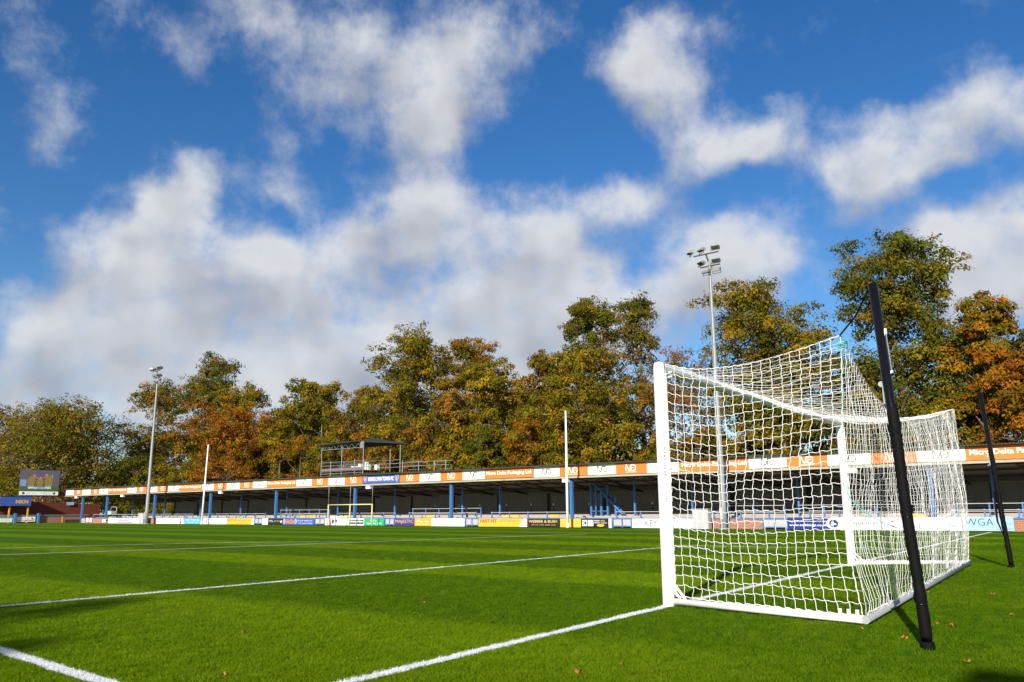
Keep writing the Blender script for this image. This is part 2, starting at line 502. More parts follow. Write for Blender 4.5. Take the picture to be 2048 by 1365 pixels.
def blade_mat():
    m = bpy.data.materials.new('grass_blade')
    m.use_nodes = True
    t = NT(m.node_tree)
    bs = t.n['Principled BSDF']
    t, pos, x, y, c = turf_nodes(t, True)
    inf = t.add('ShaderNodeObjectInfo')
    rnd = inf.outputs['Random']
    c = t.mix(t.ramp(rnd, 0.0, 1.0, 0.0, 0.22, False), c, (0.26, 0.32, 0.012))
    # paint on the blades that stand in a line
    jit = t.math('MULTIPLY', t.math('SUBTRACT', t.noise(pos, 26.0, 3.0), 0.5), 0.09)

    def strip(coord, centre, half, other=None, lo=None, hi=None):
        d = t.math('ADD', t.math('ABSOLUTE', t.math('SUBTRACT', coord, centre)), jit)
        k = t.ramp(d, half - 0.012, half + 0.012, 1.0, 0.0)
        if other is not None:
            k = t.math('MULTIPLY', k, t.math('GREATER_THAN', other, lo))
            k = t.math('MULTIPLY', k, t.math('LESS_THAN', other, hi))
        return k
    gx_ = t.math('ADD', t.math('ADD', x, t.math('MULTIPLY', t.math('MINIMUM', y, 0.0), 0.026)), t.math('MULTIPLY', t.math('MAXIMUM', y, 0.0), 0.012))
    lines = strip(gx_, 0.0, 0.054)
    lines = t.math('MAXIMUM', lines, strip(x, -5.93, 0.058, y, -4.85, 14.0))
    lines = t.math('MAXIMUM', lines, strip(t.math('ADD', y, t.math('MULTIPLY', x, 0.118)), -5.486, 0.055, x, -5.98, 0.05))
    lines = t.math('MAXIMUM', lines, strip(y, 13.95, 0.05, x, -5.98, 0.05))
    patch = t.ramp(t.noise(pos, 60.0, 3.0), 0.30, 0.46, 0.35, 1.0)
    lines = t.math('MULTIPLY', lines, patch)
    c = t.mix(lines, c, (0.74, 0.76, 0.78))
    t.l.new(c, bs.inputs['Base Color'])
    bs.inputs['Roughness'].default_value = 0.65
    bs.inputs['Specular IOR Level'].default_value = 0.04
    tr = t.add('ShaderNodeBsdfTranslucent')
    t.l.new(c, tr.inputs[0])
    ms = t.add('ShaderNodeMixShader')
    ms.inputs[0].default_value = 0.25
    t.l.new(bs.outputs[0], ms.inputs[1]); t.l.new(tr.outputs[0], ms.inputs[2])
    t.l.new(ms.outputs[0], t.n['Material Output'].inputs[0])
    return m


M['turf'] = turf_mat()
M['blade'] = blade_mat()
M['line'] = mat('line_paint', (0.70, 0.72, 0.74), 0.9, 0.18, 30, dirt=(0.16, 0.25, 0.08), dirt_amt=0.8)


def leaf_mat():
    m = bpy.data.materials.new('autumn_foliage')
    m.use_nodes = True
    t = NT(m.node_tree)
    bs = t.n['Principled BSDF']
    at = t.add('ShaderNodeAttribute'); at.attribute_name = 'leaf'
    t.l.new(at.outputs['Color'], bs.inputs['Base Color'])
    bs.inputs['Roughness'].default_value = 0.7
    bs.inputs['Specular IOR Level'].default_value = 0.08
    tr = t.add('ShaderNodeBsdfTranslucent')
    t.l.new(at.outputs['Color'], tr.inputs[0])
    ms = t.add('ShaderNodeMixShader'); ms.inputs[0].default_value = 0.36
    t.l.new(bs.outputs[0], ms.inputs[1]); t.l.new(tr.outputs[0], ms.inputs[2])
    t.l.new(ms.outputs[0], t.n['Material Output'].inputs[0])
    return m


M['leaf'] = leaf_mat()
M['dry_leaf'] = mat('dry_orange_leaf', (0.34, 0.13, 0.03), 0.7, 0.4, 40)

# ------------------------------------------------------------------ lettering
_tcache = {}


def text_mesh(s, bold=0.0):
    key = (s, bold)
    if key in _tcache:
        return _tcache[key]
    cu = bpy.data.curves.new('lettering', 'FONT')
    cu.body = s
    cu.size = 1.0
    cu.offset = bold
    cu.resolution_u = 2
    ob = bpy.data.objects.new('lettering_tmp', cu)
    col.objects.link(ob)
    dg = bpy.context.evaluated_depsgraph_get()
    me = bpy.data.meshes.new_from_object(ob.evaluated_get(dg))
    co = np.zeros(len(me.vertices) * 3)
    me.vertices.foreach_get('co', co)
    co = co.reshape(-1, 3)
    fs = [tuple(p.vertices) for p in me.polygons]
    bpy.data.objects.remove(ob)
    bpy.data.curves.remove(cu)
    bpy.data.meshes.remove(me)
    _tcache[key] = (co, fs)
    return co, fs


def lettering(s, x0, x1, z0, z1, y, m, parent, bold=0.012, name='lettering'):
    """letters fitted to a rectangle of the parent's local x-z plane, facing -y"""
    co, fs = text_mesh(s, bold)
    mn, mxx = co.min(0), co.max(0)
    k = np.array([(x1 - x0) / (mxx[0] - mn[0]), (z1 - z0) / max(1e-6, mxx[1] - mn[1])])
    vs = [((p[0] - mn[0]) * k[0] + x0, y, (p[1] - mn[1]) * k[1] + z0) for p in co]
    return MB().add(vs, fs).build(name, m, parent)


def flat(pts, y, m, parent, name):
    return MB().add([(a, y, b) for a, b in pts], [tuple(range(len(pts)))]).build(name, m, parent)


def stroke(pts, wd, closed=False):
    """mitred outline strip of a polyline in a plane -> verts2d, faces"""
    P = np.array(pts, float)
    n = len(P)
    L, Rr = [], []
    for i in range(n):
        if i == 0: t = P[1] - P[0]; t /= np.linalg.norm(t); nn = np.array([-t[1], t[0]]); k = 1
        elif i == n - 1: t = P[-1] - P[-2]; t /= np.linalg.norm(t); nn = np.array([-t[1], t[0]]); k = 1
        else:
            t1 = P[i] - P[i - 1]; t1 /= np.linalg.norm(t1)
            t2 = P[i + 1] - P[i]; t2 /= np.linalg.norm(t2)
            n1_, n2_ = np.array([-t1[1], t1[0]]), np.array([-t2[1], t2[0]])
            nn = n1_ + n2_; nn /= np.linalg.norm(nn) + 1e-9
            k = min(2.2, 1 / max(0.25, nn @ n1_))
        L.append(P[i] + nn * k * wd / 2); Rr.append(P[i] - nn * k * wd / 2)
    vs = L + Rr
    fs = [(i, i + 1, n + i + 1, n + i) for i in range(n - 1)]
    return vs, fs


def md_logo(cx_, cz, h, y, m1, m2, parent):
    """the joined M and D mark"""
    k = h
    ox = cx_ - 0.95 * k
    b = MB()
    for j, (pl, wd) in enumerate((([(0.0, 0.0), (0.06, 0.94), (0.22, 0.94), (0.55, 0.06), (0.70, 0.06), (0.98, 0.93), (1.60, 0.93), (1.83, 0.76), (1.83, 0.24), (1.62, 0.06), (1.22, 0.06)], 0.15),
                                  ([(1.00, 0.80), (1.00, 0.0)], 0.15))):
        vs, fs = stroke(pl, wd)
        b.add([(ox + p[0] * k, y - 0.001 * j, cz - h / 2 + p[1] * k) for p in vs], fs)
    b.build('lettering', m1, parent)
    MB().add([(ox + a * k, y, cz - h / 2 + c * k) for a, c in ((1.20, 0.45), (1.55, 0.45), (1.55, 0.56), (1.20, 0.56))], [(0, 1, 2, 3)]).build('dash', m2, parent)


def disc(cx_, cz, r, y, m, parent, name, n=20, rz=None):
    rz = rz or r
    return flat([(cx_ + r * math.cos(a), cz + rz * math.sin(a)) for a in np.linspace(0, 2 * math.pi, n, endpoint=False)], y, m, parent, name)


# ------------------------------------------------------------------ ground and markings
gm = MB().add([(-900, -300, 0), (500, -300, 0), (500, 1200, 0), (-900, 1200, 0)], [(0, 1, 2, 3)])
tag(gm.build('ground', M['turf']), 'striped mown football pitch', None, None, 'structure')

rng = np.random.default_rng(5)


def line_strip(name, pts, wd, label, z=0.006):
    P = np.array(pts, float)
    seg = np.linalg.norm(np.diff(P, axis=0), axis=1)
    L = np.concatenate([[0], np.cumsum(seg)])
    n = max(8, int(L[-1] / 0.18))
    tt = np.linspace(0, L[-1], n)
    Q = np.stack([np.interp(tt, L, P[:, 0]), np.interp(tt, L, P[:, 1])], 1)
    T = np.gradient(Q, axis=0); T /= np.linalg.norm(T, axis=1)[:, None]
    Nn = np.stack([-T[:, 1], T[:, 0]], 1)
    jl, jr = rng.normal(0, 0.010, n), rng.normal(0, 0.010, n)
    A = Q + Nn * (wd / 2 + jl)[:, None]; B = Q - Nn * (wd / 2 + jr)[:, None]
    vs = [(a[0], a[1], z) for a in A] + [(b[0], b[1], z) for b in B]
    fs = [(i, n + i, n + i + 1, i + 1) for i in range(n - 1)]
    o = MB().add(vs, fs).build(name, M['line'])
    return tag(o, label, None, None, 'structure')


line_strip('goal_line_marking', [(0.9, -36), (0, 0), (-0.38, 32.2)], 0.105, 'white goal line')
line_strip('goal_area_marking', [(0.05, -5.49), (-5.93, -4.786), (-5.93, 13.95), (-0.2, 13.95)], 0.10, 'white goal area lines')
PEN = [(-19.9, -8), (-18.5, 1.0), (-17.15, 6.0), (-16.6, 10.0), (-15.8, 15.8), (-14.75, 22.0), (-14.5, 23.2)]
line_strip('penalty_area_marking', PEN, 0.11, 'white penalty area line', 0.007)
arc = [(-21.2, -5.0), (-22.1, -2.0), (-22.5, 0.5), (-22.45, 3.3), (-21.75, 5.9), (-20.95, 8.2), (-19.7, 9.95), (-18.5, 10.95), (-16.6, 11.6)]
tx = np.linspace(0, len(arc) - 1, 60)
ARC = [(float(np.interp(q, range(len(arc)), [a[0] for a in arc])), float(np.interp(q, range(len(arc)), [a[1] for a in arc]))) for q in tx]
line_strip('penalty_arc_marking', ARC, 0.10, 'white penalty arc', 0.010)

# grass blades near the goal, as one mass
cl = MB()
rg = random.Random(3)
for i in range(15):
    a, rr_ = rg.uniform(0, 6.283), 0.045 * math.sqrt(rg.random())
    px, py = rr_ * math.cos(a), rr_ * math.sin(a)
    h_, wd = rg.uniform(0.014, 0.031), rg.uniform(0.0032, 0.005)
    b_ = rg.uniform(0, 6.283)
    lx, ly = rg.gauss(0, 0.010), rg.gauss(0, 0.010)
    dx_, dy_ = math.cos(b_) * wd / 2, math.sin(b_) * wd / 2
    cl.add([(px - dx_, py - dy_, 0), (px + dx_, py + dy_, 0), (px + lx * .5 + dx_ * .8, py + ly * .5 + dy_ * .8, h_ * .6),
            (px + lx * .5 - dx_ * .8, py + ly * .5 - dy_ * .8, h_ * .6), (px + lx * 1.4, py + ly * 1.4, h_)], [(0, 1, 2, 3), (3, 2, 4)])
clump = bpy.data.objects.new('grass_tuft', cl.mesh('grass_tuft'))
clump.data.materials.append(M['blade'])
NB = 95000
rmin, rmax = 3.2, 34.0
e_ = 0.30
uu = rng.random(NB)
rad = (rmin ** e_ + uu * (rmax ** e_ - rmin ** e_)) ** (1 / e_)
ang = yaw + rng.uniform(-0.78, 0.78, NB)
gx, gy = CAM[0] + rad * np.sin(ang), CAM[1] + rad * np.cos(ang)
keep = ((gx - 0) * NX + (gy - Y0) * NY) < -0.6
for pl in (PEN, ARC):
    A_, B_ = np.array(pl[:-1], float), np.array(pl[1:], float)
    G_ = np.stack([gx, gy], 1)
    for a_, b_ in zip(A_, B_):
        d_ = b_ - a_
        t_ = np.clip(((G_ - a_) @ d_) / (d_ @ d_), 0, 1)
        dist = np.linalg.norm(G_ - (a_ + t_[:, None] * d_), axis=1)
        side_ = (G_ - CAM[None, :2] * 0 - (a_ + t_[:, None] * d_)) @ (CAM[:2] - (a_ + b_) / 2)
        keep &= ~((dist < 0.13) | ((dist < 0.75) & (side_ > 0)))
gx, gy, rad = gx[keep], gy[keep], rad[keep]
nb = len(gx)
me = bpy.data.meshes.new('grass')
me.vertices.add(nb)
me.vertices.foreach_set('co', np.stack([gx, gy, np.full(nb, -0.002)], 1).astype(np.float32).ravel())
a1 = me.attributes.new('spin', 'FLOAT', 'POINT'); a1.data.foreach_set('value', rng.uniform(0, 6.283, nb).astype(np.float32))
a2 = me.attributes.new('size', 'FLOAT', 'POINT'); a2.data.foreach_set('value', (rng.uniform(0.75, 1.2, nb) * (1 + 0.035 * np.clip(rad - 5, 0, 30))).astype(np.float32))
grass = link('grass', me, None)
tag(grass, 'short green grass blades of the pitch', 'grass', None, 'stuff')
gn = bpy.data.node_groups.new('grass_scatter', 'GeometryNodeTree')
gn.interface.new_socket('Geometry', in_out='INPUT', socket_type='NodeSocketGeometry')
gn.interface.new_socket('Geometry', in_out='OUTPUT', socket_type='NodeSocketGeometry')
N_ = gn.nodes
gin, gout = N_.new('NodeGroupInput'), N_.new('NodeGroupOutput')
m2p = N_.new('GeometryNodeMeshToPoints')
iop = N_.new('GeometryNodeInstanceOnPoints')
oi = N_.new('GeometryNodeObjectInfo'); oi.inputs[0].default_value = clump
na1 = N_.new('GeometryNodeInputNamedAttribute'); na1.data_type = 'FLOAT'; na1.inputs[0].default_value = 'spin'
na2 = N_.new('GeometryNodeInputNamedAttribute'); na2.data_type = 'FLOAT'; na2.inputs[0].default_value = 'size'
cxyz = N_.new('ShaderNodeCombineXYZ')
L_ = gn.links
L_.new(gin.outputs[0], m2p.inputs[0]); L_.new(m2p.outputs[0], iop.inputs['Points'])
L_.new(oi.outputs['Geometry'], iop.inputs['Instance'])
L_.new(na1.outputs[0], cxyz.inputs[2]); L_.new(cxyz.outputs[0], iop.inputs['Rotation'])
sxyz = N_.new('ShaderNodeCombineXYZ')
L_.new(na2.outputs[0], sxyz.inputs[0]); L_.new(na2.outputs[0], sxyz.inputs[1]); sxyz.inputs[2].default_value = 0.85
L_.new(sxyz.outputs[0], iop.inputs['Scale'])
L_.new(iop.outputs[0], gout.inputs[0])
md = grass.modifiers.new('scatter', 'NODES'); md.node_group = gn

# ------------------------------------------------------------------ the goal
GY = 7.44
goal = tag(empty('football_goal', (0, 0, 0)), 'white football goal with slack white net standing on the goal line', 'goal')


def round_bar(name, pts, r, n, parent, m, smooth=True):
    o = MB().tube(pts, r, n).build(name, m, parent)
    if smooth:
        for p in o.data.polygons:
            p.use_smooth = len(p.vertices) == 4
    return o


def post(y):
    # elliptical section with a domed cap
    b = MB()
    prof = [(0.0, 1.0), (2.46, 1.0), (2.50, 0.96), (2.525, 0.75), (2.535, 0.35)]
    n = 20
    for z, k in prof:
        for i in range(n):
            a = 2 * math.pi * i / n
            b.v.append((0.062 * k * math.cos(a), y + 0.056 * k * math.sin(a), z))
    for j in range(len(prof) - 1):
        for i in range(n):
            i2 = (i + 1) % n
            b.f.append((j * n + i, j * n + i2, (j + 1) * n + i2, (j + 1) * n + i))
    b.f.append(tuple((len(prof) - 1) * n + i for i in range(n)))
    o = b.build('post', M['white_metal'], goal, True)
    rail = MB().tube([(0.074, y, 0.12), (0.074, y, 2.40)], 0.009, 6).build('net_rail', M['white_metal'], o)
    for k in range(12):
        z = 0.18 + k * 0.2
        MB().box(0.060, 0.092, y - 0.014, y + 0.014, z, z + 0.02).build('net_clip', M['pale_ink'], o)
    return o


near_post = post(0.0)
far_post = post(GY)
n = 20
cb = MB()
ys = [0.05, GY - 0.05]
for yv in ys:
    for i in range(n):
        a = 2 * math.pi * i / n
        cb.v.append((0.062 * math.cos(a), yv, 2.465 + 0.055 * math.sin(a)))
for i in range(n):
    cb.f.append((i, (i + 1) % n, n + (i + 1) % n, n + i))
crossbar = cb.build('crossbar', M['white_metal'], goal, True)
for k in range(2):
    MB().tube([(0.058, 0.11 + 0.0 * k, 2.43 - 0.05 * k), (0.10, 0.11, 2.43 - 0.05 * k)], 0.012, 8).build('bolt', M['white_metal'], crossbar)
C1, C2 = np.array([2.0, -0.49, 0.05]), np.array([1.68, 8.50, 0.05])
T1, T2 = np.array([2.0, -0.45, 2.50]), np.array([1.75, 8.30, 2.69])
round_bar('side_ground_bar', [(0.06, 0, 0.05), tuple(C1)], 0.034, 12, goal, M['white_metal'])
round_bar('side_ground_bar', [(0.06, GY, 0.05), tuple(C2)], 0.034, 12, goal, M['white_metal'])
bb = round_bar('back_ground_bar', [tuple(C1 + [0.02, -0.02, 0]), tuple(C2 + [0.02, 0.04, 0])], 0.034, 12, goal, M['galv'])
for i in range(3):
    p = C1 + np.array([-0.05 - 0.075 * i, 0.02 + 0.018 * i, 0.03])
    MB().tube([p, p + [0, 0, 0.045]], 0.016, 8).build('bolt', M['white_metal'], bb)
for yv, cc in ((0.0, C1), (GY, C2)):
    br = MB()
    br.tube([(0.07, yv, 0.22), (0.20, yv - 0.03 if yv == 0 else yv + 0.03, 0.075)], 0.014, 6)
    br.tube([(0.065, yv, 0.16), (0.13, yv, 0.08)], 0.012, 6)
    br.build('corner_brace', M['white_metal'], goal)
# lettering runs down the near post, facing the camera side
t_ = text_mesh('MARKHARROD.COM', 0.0)
co, fs = t_
mn, mx_ = co.min(0), co.max(0)
az_l = -0.62                                      # bearing of the printed face
ex, ey = math.sin(0.55), -math.cos(0.55)          # outward normal
sx_, sy_ = -ey, ex                                 # along the face, to the right
vs = []
H0, H1 = 1.05, 1.62
ln_ = (H1 - H0) / (mx_[0] - mn[0])
for p in co:
    a = (p[0] - mn[0]) * ln_
    b = ((p[1] - mn[1]) / (mx_[1] - mn[1]) - 0.5) * 0.032
    z = H1 - a
    th = math.atan2(ey, ex) + (b + 0.008) / 0.058
    vs.append((0.0645 * math.cos(th), 0.0585 * math.sin(th), z))
MB().add(vs, fs).build('lettering', M['grey_ink'], near_post)
# small square mark above the lettering
vs = []
for a, b in ((0, 0), (0.03, 0), (0.03, 1), (0, 1)):
    th = math.atan2(ey, ex) + ((b - 0.5) * 0.03 + 0.008) / 0.058
    vs.append((0.0645 * math.cos(th), 0.0585 * math.sin(th), 1.67 - a))
MB().add(vs, [(0, 1, 2, 3)]).build('maker_mark', M['pale_ink'], near_post)

# net: four panels of square mesh hung from the frame and the pole cords
nr = np.random.default_rng(11)
EY = np.array([-0.45, 0.2, 0.8, 1.5, 2.2, 3.0, 4.0, 5.0, 6.5, 7.5, 8.3])
EZ = np.array([2.50, 2.30, 2.14, 2.03, 2.00, 2.03, 2.13, 2.24, 2.43, 2.58, 2.69])


def lerp(a, b, t): return np.asarray(a)[None] * (1 - t)[:, None] + np.asarray(b)[None] * t[:, None]


def top_side(A, T, sag):
    def f(t): 
        p = lerp(A, T, t)
        p[:, 2] -= sag * 4 * t * (1 - t) * (1 - 0.35 * (2 * t - 1))
        return p
    return f


def corner(T, C, pull):
    def f(t):
        p = lerp(T, C, t)
        k = np.sin(np.pi * np.clip(t, 0, 1) ** 1.6)
        return p + k[:, None] * np.array(pull)[None]
    return f


def back_top(t):
    y = T1[1] + (T2[1] - T1[1]) * t
    return np.stack([T1[0] + (T2[0] - T1[0]) * t, y, np.interp(y, EY, EZ)], 1)


def line_fn(A, B):
    return lambda t: lerp(A, B, t)


corner1 = corner(T1, C1 + [0, 0, 0.03], (-0.10, 0.05, 0))
corner2 = corner(T2, C2 + [0, 0, 0.03], (0.07, -0.03, 0))


def coons(top, bot, left, right, U, V):
    """U along, V downwards"""
    u, v = np.meshgrid(U, V)
    T, B, L, Rr = top(U), bot(U), left(V), right(V)
    P = ((1 - v)[..., None] * T[None] + v[..., None] * B[None] + (1 - u)[..., None] * L[:, None] + u[..., None] * Rr[:, None]
         - ((1 - u) * (1 - v))[..., None] * T[0] - (u * (1 - v))[..., None] * T[-1] - ((1 - u) * v)[..., None] * B[0] - (u * v)[..., None] * B[-1])
    return P


def net_panel(name, P, r, wave, jit, seed, sagdir=(0, 0, -1), edge=()):
    q = np.random.default_rng(seed)
    nv, nu = P.shape[:2]
    J = q.normal(0, jit, P.shape)
    # smooth slackness over the panel
    big = q.normal(0, jit * 4.5, (nv // 4 + 2, nu // 4 + 2, 3))
    iv, iu = np.linspace(0, big.shape[0] - 1.001, nv), np.linspace(0, big.shape[1] - 1.001, nu)
    i0, j0 = iv.astype(int), iu.astype(int)
    fv, fu = (iv - i0)[:, None, None], (iu - j0)[None, :, None]
    B = (big[i0][:, j0] * (1 - fv) * (1 - fu) + big[i0 + 1][:, j0] * fv * (1 - fu) + big[i0][:, j0 + 1] * (1 - fv) * fu + big[i0 + 1][:, j0 + 1] * fv * fu)
    D_ = J + B
    for k in (0, -1):
        D_[k] *= 0.25; D_[:, k] *= 0.25
    P = P + D_
    b = MB()
    K = 5
    tt = np.linspace(0, 1, K + 1)[:-1]

    def strand(Q, side, rad):
        pts = []
        for i in range(len(Q) - 1):
            d = Q[i + 1] - Q[i]
            a = wave * (0.6 + 0.8 * q.random()) * min(1.0, np.linalg.norm(d) / 0.08)
            for t in tt:
                pts.append(Q[i] + d * t + side[i] * a * math.sin(2 * math.pi * t) + np.array(sagdir) * a * 0.5 * math.sin(math.pi * t))
        pts.append(Q[-1])
        b.tube(pts, rad, 4, False)
    for i in range(nv):
        dn = P[min(i + 1, nv - 1)] - P[max(i - 1, 0)]
        dn = -dn / (np.linalg.norm(dn, axis=1)[:, None] + 1e-9)
        strand(P[i], dn, r * (1.4 if i in edge else 1.0))
    for j in range(nu):
        dn = P[:, min(j + 1, nu - 1)] - P[:, max(j - 1, 0)]
        dn = dn / (np.linalg.norm(dn, axis=1)[:, None] + 1e-9)
        strand(P[:, j], dn, r)
    o = b.build(name, M['net'], goal, True)
    return o


A1, A2 = np.array([0.075, 0.0, 2.50]), np.array([0.075, GY, 2.50])
NBm = np.array([0, 0, 0.035])
side_rows, side_cols = 24, 19
Us = np.linspace(0, 1, side_cols + 1); Vs = np.linspace(0, 1, side_rows + 1)
P1 = coons(top_side(A1, T1, 0.13), line_fn((0.10, -0.01, 0.085), C1 + NBm), line_fn(A1, (0.085, 0.0, 0.10)), corner1, Us, Vs)
net_panel('side_net', P1, 0.0031, 0.0052, 0.003, 1, edge=(0, 24))
P2 = coons(top_side(A2, T2, 0.10), line_fn((0.10, GY + .01, 0.085), C2 + NBm), line_fn(A2, (0.085, GY, 0.10)), corner2, Us, Vs)
net_panel('side_net', P2, 0.0024, 0.005, 0.004, 2, edge=(0, 24))
Ub = np.linspace(0, 1, 85)
P3 = coons(back_top, line_fn(C1 + NBm, C2 + NBm), corner1, corner2, Ub, Vs)
uu_, vv_ = np.meshgrid(Ub, Vs)
P3[..., 0] += (0.10 * np.sin(np.pi * uu_) * np.sin(np.pi * vv_))
P3[..., 2] -= 0.05 * np.sin(np.pi * uu_) * np.sin(np.pi * vv_)
net_panel('back_net', P3, 0.0023, 0.0055, 0.0045, 3, edge=(0, 24))
Ur = np.linspace(0, 1, 73)
P4 = coons(line_fn(A1 + [0, 0.06, 0.02], A2 + [0, -0.06, 0.02]), back_top, top_side(A1, T1, 0.13), top_side(A2, T2, 0.10), Ur, Us)
u4, v4 = np.meshgrid(Ur, Us)
P4[..., 2] -= 0.015 * np.sin(np.pi * u4) * np.sin(np.pi * v4)
net_panel('roof_net', P4, 0.0023, 0.0045, 0.004, 4, edge=(0,))
# slack rope gathered along the ground bar at the back
for k in range(3):
    t = np.linspace(0.0, 1, 160)
    p = lerp(C1, C2, t)
    p[:, 2] += 0.03 + 0.012 * np.sin(t * 190 + k * 2) + nr.normal(0, 0.006, 160)
    p[:, 0] += 0.02 + 0.015 * np.cos(t * 150 + k) + nr.normal(0, 0.006, 160)
    MB().tube(p, 0.006, 4, False).build('hem_rope', M['net'], goal, True)
# turquoise tie cord down the near corner
zz = np.linspace(0, 1, 40)
p = corner1(zz * 0.55)
p[:, 0] += 0.01 * np.sin(zz * 34) + 0.006; p[:, 1] += 0.01 * np.cos(zz * 34)
MB().tube(p, 0.003, 4).build('tie_cord', M['cord'], goal, True)
kn = MB()
for k in range(5):
    a = np.linspace(0, 6.6, 14)
    kn.tube(np.stack([T1[0] + 0.02 + 0.035 * np.cos(a + k), T1[1] + 0.03 * np.sin(a * 1.2 + k), T1[2] - 0.06 - 0.01 * k + 0.02 * np.sin(a + k * 2)], 1), 0.003, 4)
kn.build('tie_knot', M['cord'], goal, True)
e = corner1(np.array([0.55]))[0]
tq = np.linspace(0, 1, 20)
p = np.stack([e[0] + 0.02 + 0.35 * tq, e[1] + 0.02 + 0.20 * tq, e[2] - 0.42 * np.sqrt(tq) + 0.05 * tq], 1)
MB().tube(p, 0.004, 4).build('loose_cord', M['cord'], goal, True)

# ------------------------------------------------------------------ net poles
def net_pole(name, base, top, label, corner_pt, sleeve_to, bracket_z, side):
    o = tag(empty(name, base), label, 'net pole', 'black net poles behind the goal')
    b, t = np.zeros(3), np.array(top) - np.array(base)

    def at(z): return b + t * (z / t[2])
    round_bar('tube', [at(0.03), at(t[2])], 0.035, 18, o, M['black_tube'])
    # padding sleeve with soft creases and wrapped seams
    zs = np.linspace(0.06, sleeve_to, 46)
    q = np.random.default_rng(int(base[1] * 10) + 50)
    rad_ = 0.0395 + 0.0012 * np.sin(zs * 9) + q.normal(0, 0.0010, 46)
    rad_[0], rad_[-1] = 0.037, 0.037
    sl = MB().tube([at(z) + np.array([0.004 * math.sin(z * 5), 0.004 * math.cos(z * 4), 0]) for z in zs], rad_, 16).build('padding_sleeve', M['black_pad'], o, True)
    for z in (0.35, 0.95, 1.55):
        if z < sleeve_to:
            a = np.linspace(0, 2 * math.pi, 22)
            c = at(z)
            MB().tube([(c[0] + 0.0405 * math.cos(k), c[1] + 0.0405 * math.sin(k), z + 0.05 * math.sin(k)) for k in a], 0.006, 5).build('strap', M['black_tube'], sl, True)
    f = MB()
    f.tube([(0, 0, 0.0), (0, 0, .05)], [.052, .046], 12)
    for k in range(0):
        a = k * 2.1 + 0.4
        f.tube([(0.03 * math.cos(a), 0.03 * math.sin(a), 0.035), (0.055 * math.cos(a), 0.055 * math.sin(a), 0.02)], 0.018, 8)
    f.build('foot', M['black_pad'], o, True)
    # pulley bracket on the goal side
    br = at(bracket_z)
    s_ = np.array(side)
    pb = MB()
    pb.bar(br + s_ * 0.040 + [0, 0, -0.07], br + s_ * 0.040 + [0, 0, 0.09], 0.03, 0.03)
    pb.tube([br + s_ * 0.07 + [0.0, -0.012, 0.085], br + s_ * 0.07 + [0, 0.012, 0.085]], 0.022, 12)
    pb.tube([br + s_ * 0.05 + [0.0, 0, -0.07], br + s_ * 0.09 + [0, 0, -0.07]], 0.012, 8)
    pb.build('pulley', M['galv'], o)
    return o, at


cp = tuple(T1)
po, at1 = net_pole('net_pole', (2.65, -1.50, 0), (2.52, -1.50, 2.66), 'black padded net pole standing nearest the camera beside the goal', cp, 1.72, 1.80, (-0.8, 0.6, 0))
# tension screw on the outer side
tz = MB()
w0, w1 = at1(2.28), at1(1.98)
rv = np.array([0.043 * 0.8166, 0.043 * 0.577, 0])
tz.tube([w0 + rv, w1 + rv], 0.006, 6)
tz.bar(w0 + rv + [0, 0, -0.02], w0 + rv + [0, 0, 0.025], 0.022, 0.022)
tz.bar(w1 + rv + [0, 0, -0.02], w1 + rv + [0, 0, 0.0], 0.026, 0.022)
tz.build('tension_screw', M['steel'], po)
a_ = at1(2.62); b_ = T1 - np.array([2.65, -1.50, 0])
MB().tube([a_ + [-0.04, 0.02, 0], a_ * .5 + b_ * .5 + [0, 0, -0.02], b_], 0.008, 6).build('guy_cord', M['black_pad'], po)
po2, at2 = net_pole('net_pole', (2.35, 8.16, 0), (2.20, 8.16, 2.91), 'black padded net pole at the far corner of the goal, with a hanging strap', tuple(T2), 1.95, 1.75, (-0.85, 0.3, 0))
b_ = T2 - np.array([2.35, 8.16, 0])
a_ = at2(2.86)
MB().tube([a_ + [-0.04, 0, 0], b_], 0.007, 6).build('guy_cord', M['black_pad'], po2)
st = MB()
sp_ = [at2(1.25) + [-0.06, 0, 0], at2(1.0) + [-0.075, 0, 0], at2(0.75) + [-0.085, 0, 0], at2(0.5) + [-0.03, 0, 0]]
st.tube(sp_, [0.012, 0.02, 0.016, 0.004], 5)
st.build('loose_strap', M['black_pad'], po2, True)

# ------------------------------------------------------------------ the stand
stand = tag(empty('grandstand', (0, Y0, 0), -PH), 'long low terrace stand with blue columns and orange and white fascia', 'stand')
SL, SR = -95.43, 8.0
# roof sheet, corrugated across its length, falling to the rear
def roof_z(o): return 3.80 - 0.155 * (o - 1.2)
rs = MB()
nrib = int((SR - SL) / 0.15)
xs_ = np.linspace(SL, SR, nrib * 2 + 1)
for o_ in (1.15, 11.0):
    for i, x in enumerate(xs_):
        rs.v.append((x, o_, roof_z(o_) + (0.03 if i % 2 else -0.03)))
nn_ = len(xs_)
for i in range(nn_ - 1):
    rs.f.append((i, i + 1, nn_ + i + 1, nn_ + i))
ro = rs.build('roof_sheet', M['roof_under'], stand)
ro2 = MB(); ro2.v = [(x, y, z + 0.012) for x, y, z in rs.v]; ro2.f = list(rs.f)
ro2.build('roof_covering', M['roof'], stand)
MB().box(SL, SR, 1.18, 1.42, 3.755, 3.80).build('roof_edge', M['roof'], stand)
MB().box(SL, SR, 1.52, 1.60, 3.02, 3.76).build('fascia_backing', M['dark_steel'], stand)
gut = MB()
vs, fs = [], []
gut.box(SL, SR, 1.38, 1.56, 2.965, 3.045)
gut.box(SL, SR, 1.36, 1.40, 3.03, 3.07)
gut.build('gutter', M['cream'], stand)
x = SL + 0.6
cl_m = MB().box(-0.035, 0.035, 1.43, 1.50, 3.745, 3.80).mesh('fascia_clip')
cl_m.materials.append(M['cream'])
